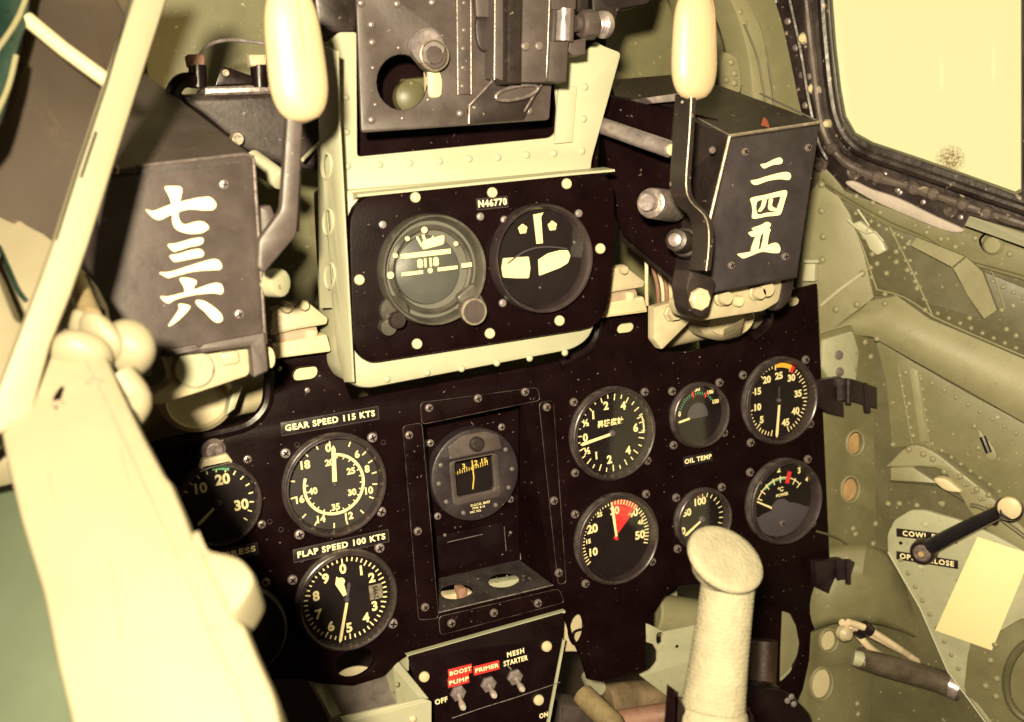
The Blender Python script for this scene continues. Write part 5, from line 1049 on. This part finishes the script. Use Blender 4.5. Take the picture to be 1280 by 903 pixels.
dots(T, G, [(1082, 428), (1089, 446), (1098, 465), (1100, 492), (1101, 522), (1101, 545), (1101, 567), (1101, 588), (1099, 611), (1098, 632), (1095, 655), (1092, 680), (1067, 661), (1070, 668), (1079, 806), (1076, 828), (1072, 880), (1073, 893)], RV_OL, 4.0, .0)
G2 = F.at(1048, 450, .012)
m = MB(); m.prism(rounded(gp([(1030, 425), (1066, 414), (1074, 440), (1070, 478), (1040, 478), (1028, 460)], .004), .003), .0, .004, b=.001); obj('corner_plate', m, PRIMD, T)
screws(T, G, [(1048, 444), (1049, 465)], 6, .004, SCREW, cross=False)
# gusset plate between panel top and window
G = WF.at(1050, 320, .006); T = thing('gusset_plate', 'pale olive triangular plate between the panel top corner and the window frame', 'gusset', G)
def gp(l, h=0): return [G.p2(x, y, h) for x, y in l]
m = MB(); m.prism(gp([(1005, 250), (1028, 222), (1040, 232), (1062, 268), (1080, 320), (1092, 372), (1030, 424), (1000, 430)]), -.003, 0, b=.0006); obj('plate', m, OLIVEL, T)
m = MB(); m.tube(gp([(1026, 382), (1050, 362), (1079, 341)], .002), .0016, 6); obj('fold_line', m, PRIM, T)
m = MB(); m.prism(gp([(1006, 330), (1019, 330), (1018, 352), (1003, 352)], .012), .0, .012, b=.001); m.cyl(G.p2(1006, 327, .012), G.p2(1024, 327, .012), .002, seg=8); obj('small_hinge', m, PRIM, T)
dots(T, G, [(1027, 231), (1027, 264), (1029, 296), (1080, 296), (1071, 381), (1045, 387), (1028, 325), (1078, 342)], RV_OL, 4.5, .0)
# triangular skin facet and latch mechanism
G = WF.at(1100, 320, .003); T = thing('side_panel', 'olive riveted side panel crossed by thin seams below the canopy rail', 'side panel', G)
def gp(l, h=0): return [G.p2(x, y, h) for x, y in l]
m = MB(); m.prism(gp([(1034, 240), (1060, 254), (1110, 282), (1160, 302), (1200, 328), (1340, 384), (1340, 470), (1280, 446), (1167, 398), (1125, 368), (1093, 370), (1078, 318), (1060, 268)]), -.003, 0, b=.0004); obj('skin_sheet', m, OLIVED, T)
for a in ([(1098, 256), (1120, 300), (1145, 350), (1166, 396)], [(1166, 396), (1210, 416), (1290, 450)], [(1040, 250), (1070, 290), (1090, 345), (1096, 362)], [(1095, 362), (1130, 372), (1166, 396)]):
    m = MB(); m.tube(smooth(gp(a, .0008), 3, False), .0010, 5); obj('seam', m, OLIVEL, T)
dots(T, G, [(1047, 256), (1056, 268), (1068, 308), (1088, 335), (1108, 342), (1120, 328), (1134, 338), (1144, 352), (1135, 305), (1120, 315), (1098, 275), (1090, 318), (1096, 330), (1146, 361), (1106, 368), (1120, 372), (1156, 388), (1188, 350), (1230, 360), (1238, 384), (1252, 388), (1212, 398), (1258, 412), (1270, 420)], RV_OL, 3.8, .0)
m = MB(); m.prism(rounded(gp([(1064, 280), (1074, 276), (1090, 288), (1102, 300), (1108, 314), (1096, 320), (1086, 312), (1082, 302)], .006), .002), .0, .006, b=.002); obj('latch_plate', m, PRIM, T)
m = MB(); m.tube(gp([(1072, 262), (1086, 282), (1082, 292), (1094, 290), (1104, 302)], .008), .0012, 6); m.tube(gp([(1060, 275), (1072, 286), (1084, 292)], .007), .0014, 6); obj('latch_wire', m, PRIM, T)
# bent plates
m = MB(); a = gp([(1138, 307), (1146, 297), (1206, 321), (1190, 334)], .008)
m.hull(a + [p + V((0, 0, -.006)) for p in a], [(0, 1, 2, 3), (0, 4, 5, 1), (1, 5, 6, 2), (2, 6, 7, 3), (3, 7, 4, 0)]); obj('bent_plate', m.mesh('bent_plate', smooth=False), OLIVEL, T)
m = MB(); a = gp([(1192, 336), (1208, 322), (1228, 340), (1246, 388), (1230, 399), (1210, 370)], .008)
m.hull(a + [p + V((0, 0, -.006)) for p in a], [(0, 1, 2, 3, 4, 5)] + [(i, i + 6, (i + 1) % 6 + 6, (i + 1) % 6) for i in range(6)]); obj('bent_plate', m.mesh('bent_plate', smooth=False), OLIVEL, T)
m = MB(); m.prism(gp([(1140, 309), (1190, 336), (1210, 370), (1228, 399), (1160, 380), (1142, 330)], .002), .0, .002); obj('recess_plate', m, OLIVED, T)
m = MB(); m.tube(smooth(gp([(1208, 321), (1228, 326), (1242, 345), (1256, 386)], .001), 4, False), .0008, 5); obj('seam', m, OLIVEL, T)
dots(T, G, [(1060 + i * 9.6, 262 + i * 5.0) for i in range(1, 9)] + [(1150 + i * 13, 303 + i * 7.0) for i in range(3, 12)] + [(1102 + i * 7.5, 262 + i * 16.0) for i in range(1, 8)] + [(1108 + i * 7.4, 262 + i * 16.0) for i in range(2, 8)] + [(1172 + i * 14, 392 + i * 6.2) for i in range(9)] + [(1068 + i * 4.2, 292 + i * 11.0) for i in range(6)], RV_OL, 3.0, .0)
# longeron
G = WF.at(1180, 440, .0); T = thing('longeron', 'broad rounded olive longeron running down to the right across the side wall', 'longeron', G)
top = gp_ = [(1060, 398), (1092, 374), (1126, 368), (1167, 397), (1225, 421), (1290, 449), (1400, 498)]
bot = [(1030, 426), (1060, 420), (1093, 424), (1140, 450), (1210, 490), (1290, 536), (1400, 600)]
vs = []; fs = []; K = 8
for (tx, ty), (bx, by) in zip(top, bot):
    for k in range(K + 1):
        t = k / K; hh = .003 + .020 * math.sin(math.pi * (.10 + .80 * t ** 1.1)) ** .7
        a = G.p2(tx, ty, 0); b_ = G.p2(bx, by, 0); p = a.lerp(b_, t); vs.append(V((p.x, p.y, hh if k < K else .0)))
for i in range(len(top) - 1):
    for k in range(K): fs.append((i * (K + 1) + k, (i + 1) * (K + 1) + k, (i + 1) * (K + 1) + k + 1, i * (K + 1) + k + 1))
m = MB(); m.hull(vs, fs); obj('rounded_beam', m, OLIVEL, T)
dots(T, G, [(1092, 392), (1106, 388), (1118, 395), (1104, 400), (1122, 403), (1112, 412), (1106, 380), (1096, 424), (1124, 430), (1186, 466)], RV_OL, 3.6, .018)
# lower side skin
G = WF.at(1180, 540, .002); T = thing('side_panel', 'large plain olive side panel with a small latch plate below the longeron', 'side panel', G)
def gp(l, h=0): return [G.p2(x, y, h) for x, y in l]
m = MB(); m.prism(gp([(1094, 424), (1140, 452), (1210, 492), (1300, 540), (1420, 610), (1420, 760), (1300, 690), (1240, 610), (1190, 570), (1150, 556), (1115, 560), (1108, 480)]), -.003, 0, b=.0004); obj('skin_sheet', m, OLIVE, T)
for a in ([(1122, 455), (1130, 500), (1140, 555)], [(1146, 460), (1156, 520), (1162, 560)]):
    m = MB(); m.tube(gp(a, .0006), .0009, 5); obj('seam', m, OLIVEL, T)
m = MB(); m.prism(gp([(1136, 458), (1146, 462), (1160, 552), (1150, 552)], .001), 0, .0015, b=.0004); obj('lap_strip', m, OLIVEL, T)
dots(T, G, [(1132, 466), (1136, 505), (1141, 545), (1116, 556), (1150, 566), (1218, 533), (1223, 560), (1236, 553)], RV_OL, 3.6, .0)
dots(T, G, [(1125 + i * 2.6, 470 + i * 13) for i in range(6)] + [(1151 + i * 1.8, 474 + i * 13) for i in range(6)] + [(1150 + i * 15, 470 + i * 9.0) for i in range(10)] + [(1165 + i * 12, 555 + i * 8.5) for i in range(8)], RV_OL, 2.9, .0)
m = MB(); m.prism(smooth(gp([(1222, 536), (1230, 546), (1242, 560), (1246, 572), (1238, 577), (1230, 568), (1224, 552)], .003), 3), 0, .003, b=.001); obj('latch_plate', m, OLIVEL, T)
m = MB(); m.cyl(G.p2(1228, 546, .003), G.p2(1236, 566, .005), .003, seg=10); obj('latch_bar', m, BLACK2, T)
# arched stiffener below
G = WF.at(1190, 600, .006); T = thing('arched_stiffener', 'olive arched stiffener with rivets above the cowl flap crank', 'stiffener', G)
def gp(l, h=0): return [G.p2(x, y, h) for x, y in l]
m = MB(); m.prism(smooth(gp([(1113, 578), (1138, 556), (1165, 562), (1200, 588), (1240, 620), (1290, 668), (1330, 700), (1310, 720), (1262, 680), (1222, 650), (1190, 600), (1170, 584), (1113, 583)]), 3), -.006, .004, b=.002); obj('arch_web', m, OLIVEL, T)
m = MB(); m.prism(gp([(1113, 585), (1140, 584), (1174, 606), (1170, 605), (1113, 601)], .006), .0, .006, b=.001); obj('lower_flange', m, OLIVEL, T)
dots(T, G, [(1210 + i * 10, 606 + i * 9) for i in range(8)] + [(1185 + i * 10, 588 + i * 9) for i in range(9)], RV_OL, 2.8, .004)
dots(T, G, [(1136, 562), (1154, 568), (1166, 574), (1200, 596), (1221, 612), (1236, 619), (1180, 590), (1110, 630), (1124, 630), (1146, 632)], RV_OL, 4.0, .004)
c = G.p2(1189, 602, .008); m = MB(); m.prism(smooth(gp([(1170, 596), (1184, 596), (1200, 608), (1204, 613), (1188, 612), (1176, 605)], .0), 4), .0, .008, b=.002); obj('bright_clip', m, CREAM, T)
m = MB(); m.prism(smooth(gp([(1172, 628), (1178, 626), (1182, 630), (1178, 634)], .004), 3), .0, .006, b=.001); obj('small_pad', m, OLIVEL, T)
m = MB(); m.tube(smooth(gp([(1213, 632), (1224, 634), (1245, 645), (1290, 678)], .006), 4, False), .0022, 8); obj('dark_gap_strip', m, OLIVED, T)
m = MB(); m.prism(gp([(1110, 603), (1170, 608), (1210, 632), (1240, 648), (1300, 690), (1150, 650), (1110, 650)], -.0), -.004, -.001); obj('lower_web', m, OLIVED, T)

# ---- crank panel
G = WF.at(1180, 720, .018); T = thing('control_plate', 'pale green plate with rounded top behind the black crank, lower right', 'control plate', G)
def gp(l, h=0): return [G.p2(x, y, h) for x, y in l]
m = MB(); m.prism(rounded(gp([(1109, 690), (1109, 668), (1118, 650), (1138, 638), (1155, 638), (1200, 651), (1240, 668), (1300, 700), (1360, 740), (1400, 1100), (1260, 940), (1215, 878), (1185, 840), (1150, 760)]), .004), -.004, 0, b=.0014); obj('panel_sheet', m, PRIMD, T)
m = MB(); m.tube(gp([(1110, 690), (1150, 760), (1185, 840), (1215, 880), (1260, 942)], .0008), .0010, 6); obj('worn_lit_edge', m, PRIM, T)
m = MB(); m.prism(smooth(gp([(1220, 780), (1250, 790), (1290, 770), (1360, 800), (1380, 1000), (1290, 960), (1222, 880), (1205, 860)], .003), 2), .0, .003, b=.001); obj('raised_doubler', m, OLIVE, T)
m = MB(); L = gp(ell(1300, 850, 42, 52, .2, 40), .008); m.tube(L + [L[0]], .004, 8); obj('round_boss', m, OLIVED, T)
dots(T, G, [(1245, 871), (1246, 849), (1238, 826), (1244, 806), (1232, 858)], RV_OL, 4.5, .003); dots(T, G, [(1126 + i * 9, 700 + i * 17) for i in range(9)], RV_OL, 3.0, .0); dots(T, G, [(1262, 884)], RV_OL, 4, .005)
for x, y in ((1157, 655), (1151, 708)):
    c = G.p2(x, y, .0); k = G.px(c, 5); m = MB(); m.lathe([(k, 0), (k, .0012), (k * .7, .0022), (0, .0024)], seg=4); obj('square_rivet', m, PRIM, T, loc=c)
c = G.p2(1126, 679, .0); m = MB(); m.lathe([(.0018, 0), (.0018, .0004)], seg=10); obj('small_hole_plug', m, BLACK2, T, loc=c)
# tapes follow the local slope
def angof(G, a, b): p = G.p2(*a) ; q = G.p2(*b); d = q - p; return math.atan2(d.y, d.x)
rz = angof(G, (1122, 662), (1190, 670)); w0 = (G.p2(1190, 668) - G.p2(1122, 662)).length
def wtape(cx, cy, L, Hh, txt, rz, size=.62):
    c = G.p2(cx, cy, 0); m = MB(); m.box(-L / 2, -Hh / 2, 0, L / 2, Hh / 2, .0007, b=.0002); t = obj('label_tape', m, TAPE, T, loc=c, rz=rz)
    m = MB(); text_into(m, txt, Hh * size * 1.35, 0, 0, .0010, bold=.025, spacing=1.2); obj('lettering', m.mesh('lettering', smooth=False), WPAINT, t)
wtape(1158, 670, (G.p2(1196, 674) - G.p2(1120, 664)).length, .0088, 'COWL FLAP', rz)
rz = angof(G, (1120, 694), (1197, 706)); wtape(1158.5, 700, (G.p2(1197, 706) - G.p2(1120, 694)).length, .0088, 'OPEN  CLOSE', rz)
# crank
C_ = WF.at(1157, 687, .022); T = thing('hand_crank', 'black cowl flap crank with a cream knob over the pale green panel', 'crank', C_)
q = lambda x, y, h: C_.p2(x, y, h)
m = MB(); m.lathe([(.0125, -.002), (.0125, .010), (.0112, .013), (.0095, .013), (.009, .0115), (0, .0115)], seg=32); obj('crank_hub', m, RUBBER, T)
m = MB(); m.lathe([(.0088, .011), (.0088, .0125), (.007, .0142), (.0045, .0142), (.004, .013), (0, .013)], seg=26); hb = obj('hub_nut', m, STEELD, T)
m = MB(); m.lathe([(.0028, .0135), (.0028, .0150), (0, .0152)], seg=12); obj('hub_centre', m, ORANGE, T)
m = MB(); P = [q(1160, 686, .007), q(1185, 672, .010), q(1225, 652, .016), q(1258, 636, .020)]; m.tube(P, [.0082, .0078, .0070, .0064], 16, flat=.8); obj('crank_arm', m, mat('crank_gloss_black', (.012, .010, .012), .18, var=.3, bump=.02, spec=.9), T)
m = MB(); m.cyl(q(1258, 636, .014), q(1265, 637, .036), .011, .0105, seg=28, bev=.002); obj('crank_boss', m, RUBBER, T)
m = MB(); m.lathe([(.0096, 0), (.0105, .002), (.0100, .0045), (.006, .006), (0, .0065)], seg=28, m=Matrix.Translation(q(1263, 634, .034))); obj('cream_knob', m, CREAM, T)
m = MB(); m.cyl(q(1245, 648, .006), q(1243, 652, .012), .004, seg=10); obj('spring_pin', m, RUBBER, T)
# placard
G = WF.at(1225, 740, .0215); T = thing('blank_placard', 'blank cream rectangular placard stuck on the pale green panel beneath the crank', 'placard', G)
m = MB(); m.prism([G.p2(x, y, 0) for x, y in [(1222, 671), (1290, 693), (1240, 813), (1169, 788)]], 0, .0008, b=.0002); obj('card', m, PAPER, T)

# ---- curved duct below the lower clip
G = F.at(1080, 740, -.012); T = thing('curved_duct', 'smooth olive curved duct cover below the lower black clip', 'duct', G)
def gp(l, h=0): return [G.p2(x, y, h) for x, y in l]
A_ = [(1010, 690), (1050, 682), (1082, 680), (1108, 690), (1130, 725), (1150, 765), (1172, 815)]; B_ = [(1010, 790), (1040, 779), (1070, 776), (1100, 780), (1130, 790), (1155, 803), (1174, 818)]
vs = []; fs = []; K = 9
for i, ((tx, ty), (bx, by)) in enumerate(zip(A_, B_)):
    for k in range(K + 1):
        t = k / K; hh = -.008 + .024 * min(1, i / 2) + .018 * math.sin(math.pi * (.08 + .60 * t)); x = tx + (bx - tx) * t; y = ty + (by - ty) * t; vs.append(G.p2(x, y, hh))
for i in range(len(A_) - 1):
    for k in range(K): fs.append((i * (K + 1) + k, (i + 1) * (K + 1) + k, (i + 1) * (K + 1) + k + 1, i * (K + 1) + k + 1))
m = MB(); m.hull(vs, fs); d_ = obj('duct_skin', m, OLIVE, T); sm_ = d_.modifiers.new('thick', 'SOLIDIFY'); sm_.thickness = .0015; sm_.offset = 1
m = MB(); m.tube(smooth(gp([(1020, 664), (1046, 672), (1064, 684)], .012), 4, False), .0012, 6); obj('duct_seam', m, OLIVED, T)
# lower right skins
G = F.at(1150, 860, -.02); T = thing('lower_skin', 'dark olive flat skin with a vertical joint at the bottom right', 'skin panel', G)
def gp(l, h=0): return [G.p2(x, y, h) for x, y in l]
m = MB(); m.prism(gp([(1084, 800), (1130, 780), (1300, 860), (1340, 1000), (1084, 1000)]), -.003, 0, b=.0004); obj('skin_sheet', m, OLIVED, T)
m = MB(); m.prism(gp([(1140, 850), (1144, 850), (1144, 1000), (1138, 1000)], .0), 0, .004, b=.001); obj('joint_strip', m, OLIVE, T)
# tube and wires
G = F.at(1140, 840, .03); T = thing('vent_tube', 'dark olive tube running to the lower right beneath the curved duct', 'tube', G)
m = MB(); TUBO = mat('brown_grey_tube', (.085, .068, .05), .4, var=.5, vscale=40, grime=.5); m.tube([G.p2(1074, 822, -.01), G.p2(1120, 836, .0), G.p2(1170, 850, .015), G.p2(1200, 862, .03)], [.0105, .0115, .0120, .0125], 22); obj('tube_body', m, TUBO, T)
m = MB(); m.tube([G.p2(1185, 855, .022), G.p2(1198, 861, .030)], .0128, 22); obj('tube_ferrule', m, STEEL, T)
m = MB(); m.tube([G.p2(1066, 822, -.012), G.p2(1080, 825, -.006)], .008, 12); obj('tube_root', m, PRIMD, T)
G = F.at(1110, 820, .02); T = thing('wire_bundle', 'cream wires with a black band running down to the lower right corner', 'wires', G)
for k, L in enumerate(([(1052, 778), (1066, 786), (1090, 812), (1130, 834), (1200, 862), (1232, 892), (1262, 910)], [(1064, 783), (1100, 800), (1140, 822), (1185, 848), (1215, 868), (1245, 900)], [(1060, 778), (1085, 787), (1125, 812), (1160, 836), (1190, 850), (1220, 880), (1250, 905)])):
    m = MB(); m.tube(smooth([G.p2(x, y, .0 + .004 * k - (.02 if i in (3, 4) else 0)) for i, (x, y) in enumerate(L)], 5, False), .0035 if k != 1 else .0028, 10); obj('wire', m, WIRE, T)
m = MB(); m.tube([G.p2(1069, 785, .002), G.p2(1078, 792, .003)], .0065, 12); m.tube([G.p2(1079, 782, .006), G.p2(1088, 790, .008)], .006, 12); obj('black_band', m, RUBBER, T)
c = G.p2(1056, 792, .0); m = MB(); m.lathe([(.008, -.004), (.008, .002), (.005, .006), (0, .007)], seg=12); obj('cream_lug', m, CAST, T, loc=c)

# ================================================================== LEFT FOREGROUND: sill, windscreen post, glass
def FR(a, b, c): return frame3(D(*a), D(*b), D(*c))
SIL = FR((130, 450, .545), (352, 903, .43), (20, 700, .475))
G = SIL.at(200, 700); T = thing('cockpit_sill', 'broad cream cockpit sill, overexposed and out of focus, at lower left', 'sill', G)
def gp(l, h=0): return [G.p2(x, y, h) for x, y in l]
m = MB(); P = gp([(-60, 540), (-20, 300), (20, 400), (45, 405), (90, 408), (132, 440), (150, 482), (178, 540), (206, 592), (214, 600), (232, 642), (238, 660), (256, 690), (283, 737), (296, 772), (306, 778), (322, 818), (345, 868), (362, 960), (370, 1010), (102, 1010), (88, 903), (70, 830), (52, 740), (24, 650), (5, 570), (-8, 500)])
m.prism(rounded(P, .006), -.03, 0, b=.004); obj('sill_board', m, SILLB, T)
m = MB(); m.prism(smooth(gp([(240, 668), (262, 688), (285, 694), (304, 702), (319, 724), (310, 748), (291, 770), (280, 755)], .002), 4), -.02, .004, b=.003); obj('bump_lug', m, SILLB, T)
FSP = mat('rubbed_spot', (.25, .20, .15), .6)
for x, y, s_ in ((118, 478, .005), (72, 505, .004), (292, 850, .004)):
    p = G.p2(x, y, .0005); m = MB(); m.lathe([(s_, -.003), (s_ * .8, .001), (0, .0014)], seg=14, sy=.5); obj('worn_spot', m, FSP, T, loc=p)
m = MB(); m.prism(smooth([G.p2(x, y, .0004) for x, y in [(66, 500), (74, 486), (80, 484), (76, 498), (70, 512)]], 3), -.001, .0006); obj('dark_notch', m, BLACK2, T)
SCF = mat('sill_scuff', (.24, .21, .15), .6)
for a in ([(150, 560), (165, 620), (172, 660)], [(110, 640), (140, 720), (150, 800)], [(200, 700), (212, 760)], [(250, 760), (272, 830)], [(60, 590), (70, 640)]):
    m = MB(); m.tube(smooth([G.p2(x, y, .0001) for x, y in a], 4, False), .0004, 6); obj('scuff_line', m, SCF, T)
m = MB(); m.tube(smooth([G.p2(x, y, .0002) for x, y in [(95, 430), (140, 520), (200, 650), (250, 760), (300, 870), (330, 960)]], 4, False), .0007, 6); obj('board_seam', m, SCF, T)
# fingers-like cream lugs at the top of the sill
G = FR((150, 430, .57), (190, 520, .56), (90, 500, .54)).at(140, 440); T = thing('sill_latch', 'cluster of rounded cream latch lugs at the top end of the sill', 'latch', G)
def blob(cx, cy, rx, ry, rot, h, t, name='lug'):
    p = G.p2(cx, cy, h); a = G.px(p, rx); b_ = G.px(p, ry)
    prof = [(math.cos(u) ** .7, math.sin(u)) for u in [(-90 + 180 * i / 14) * math.pi / 180 for i in range(15)]]
    prof = [(max(0, abs(c_)) * 1, s2) for c_, s2 in prof]
    M = Matrix.Translation(p) @ Matrix.Rotation(rot, 4, 'Z') @ Matrix.Diagonal((a, b_, t, 1)) @ Matrix.Rotation(0, 4, 'X')
    m = MB(); m.lathe(prof, seg=28, m=M); return obj(name, m, SILL, T)
blob(160, 436, 29, 36, .35, 0, .016); blob(126, 422, 15, 36, .35, .004, .012); blob(101, 412, 12, 25, .1, -.006, .010); blob(100, 445, 40, 24, -.6, .0, .016)
m = MB(); m.tube(smooth([G.p2(x, y, .006) for x, y in [(150, 470), (170, 500), (160, 520)]], 4, False), .008, 12); obj('latch_stem', m, SILL, T)
m = MB(); m.tube([G.p2(95, 352, -.02), G.p2(114, 398, .0)], .0055, 12); obj('brass_pin', m, TANR, T)
m = MB(); m.tube([G.p2(104, 350, -.03), G.p2(124, 392, -.01)], .0035, 12); obj('dark_pin', m, BLACK2, T)
for x, y in ((148, 477), (160, 500)):
    p = G.p2(x + 4, y, -.01); m = MB(); m.lathe([(.006, -.004), (.006, .003), (.004, .006), (0, .007)], seg=14); obj('small_bolt', m, CREAM, T, loc=p)
# outboard fairing, bright lower left under the glass
G = FR((0, 258, .66), (75, 430, .60), (-60, 420, .62)).at(20, 350); T = thing('wing_fillet', 'cream curved fairing outside the windscreen at the left edge', 'fairing', G)
m = MB(); m.prism(smooth([G.p2(x, y, 0) for x, y in [(-120, 160), (-40, 232), (0, 257), (34, 280), (66, 300), (110, 360), (110, 460), (40, 560), (-120, 560)]], 3), -.02, 0, b=.003); obj('fairing_skin', m, SILL, T)
m = MB(); m.tube(smooth([G.p2(x, y, .002) for x, y in [(-2, 308), (12, 340), (22, 362), (32, 376)]], 4, False), .0014, 8); obj('green_seam', m, TEAL, T)
# windscreen post
PST = FR((185, 0, .60), (60, 430, .535), (30, 420, .53))
G = PST.at(130, 220); T = thing('windscreen_post', 'slanting cream windscreen post, bright and slightly blurred, upper left', 'post', G)
def gp(l, h=0): return [G.p2(x, y, h) for x, y in l]
m = MB(); m.prism(gp([(184, -60), (230, -60), (209, 0), (180, 90), (145, 200), (112, 305), (90, 368), (64, 432), (40, 520), (-30, 560), (50, 350), (68, 300), (95, 215), (131, 105), (166, 0)]), -.012, 0, b=.003); obj('post_bar', m, SILL, T)
m = MB(); m.tube(gp([(168, -20), (133, 105), (98, 210), (70, 300)], .001), .0004, 6); m.tube(gp([(120, 165), (101, 222)], .0008), .0007, 6); obj('post_groove', m, TEAL, T)
# windscreen glass and far tube
GL = FR((180, 0, .68), (60, 300, .66), (-20, 200, .64))
G = GL.at(80, 140); T = thing('windscreen_glass', 'dusty side windscreen pane left of the slanting post', 'window', G)
m = MB(); m.prism([G.p2(x, y, 0) for x, y in [(50, -60), (190, -60), (165, 0), (66, 305), (-60, 240), (-60, 100), (20, 90)]], -.002, 0); obj('pane', m, PLEXI, T)
G = FR((40, 25, .62), (130, 100, .62), (80, 0, .62)).at(80, 60); T = thing('canopy_tube', 'thin cream tube crossing behind the glass at the upper left', 'tube', G)
m = MB(); m.tube([G.p2(x, y, 0) for x, y in [(34, 24), (80, 62), (140, 106)]], .0042, 14); obj('tube_body', m, CREAM, T)
G = FR((40, 0, .62), (0, 120, .60), (0, 10, .61)).at(20, 60); T = thing('canopy_edge', 'streaky teal green canopy edge in the upper left corner', 'canopy edge', G)
m = MB(); m.prism(smooth([G.p2(x, y, 0) for x, y in [(60, -60), (40, -10), (34, 30), (22, 66), (16, 100), (6, 140), (-20, 190), (-80, 190), (-80, -60)]], 3), -.006, 0, b=.002); obj('edge_strip', m, TEAL, T)
for a in ([(44, -40), (24, 20), (-6, 66)], [(20, 70), (10, 110), (-8, 150)]):
    m = MB(); m.tube(smooth([G.p2(x, y, .001) for x, y in a], 4, False), .0016, 8); obj('pale_streak', m, OLIVEL, T)
# pale streak in the glass edge
m = MB(); m.tube([G.p2(x, y, -.05) for x, y in [(36, 30), (20, 90), (-2, 160)]], .004, 10); obj('edge_bead', m, PLEXI, T)
# dark gun fairing beyond the glass
G = F.at(60, 180, -.02); T = thing('gun_trough', 'dark brown curved trough beyond the windscreen glass', 'fairing', G)
m = MB(); m.hull([G.p2(-250, -150, .08), G.p2(110, -60, -.10), G.p2(175, 60, -.12), G.p2(190, 470, -.04), G.p2(-250, 520, .08)], [(0, 1, 2, 3, 4)]); o = obj('trough_skin', m.mesh('trough_skin', smooth=False), mat('brown_grey_skin', (.11, .085, .068), .55, var=.8, vscale=5, bump=.1), T)
s_ = o.modifiers.new('thick', 'SOLIDIFY'); s_.thickness = .004
m = MB(); m.tube([G.p2(38, 135, .06), G.p2(94, 205, .05)], .003, 8); m.tube([G.p2(55, 132, .06), G.p2(96, 190, .05)], .002, 8); obj('pale_ridge', m, OLIVEL, T)
for x, y in ((68, 165), (82, 182), (72, 203)):
    p = G.p2(x, y, .06); m = MB(); m.lathe([(.004, 0), (.003, .002), (0, .003)], seg=8); obj('rivet', m, OLIVEL, T, loc=p)
# sage green outer skin at the far left
G = FR((0, 600, .55), (90, 903, .42), (-60, 900, .44)).at(30, 800); T = thing('outer_skin', 'sage green painted panel beyond the cream sill at the lower left edge', 'skin panel', G)
m = MB(); m.prism([G.p2(x, y, 0) for x, y in [(-120, 420), (0, 420), (40, 560), (120, 760), (150, 1010), (-120, 1010)]], -.06, -.05, b=.002); obj('skin_sheet', m, SAGE, T)
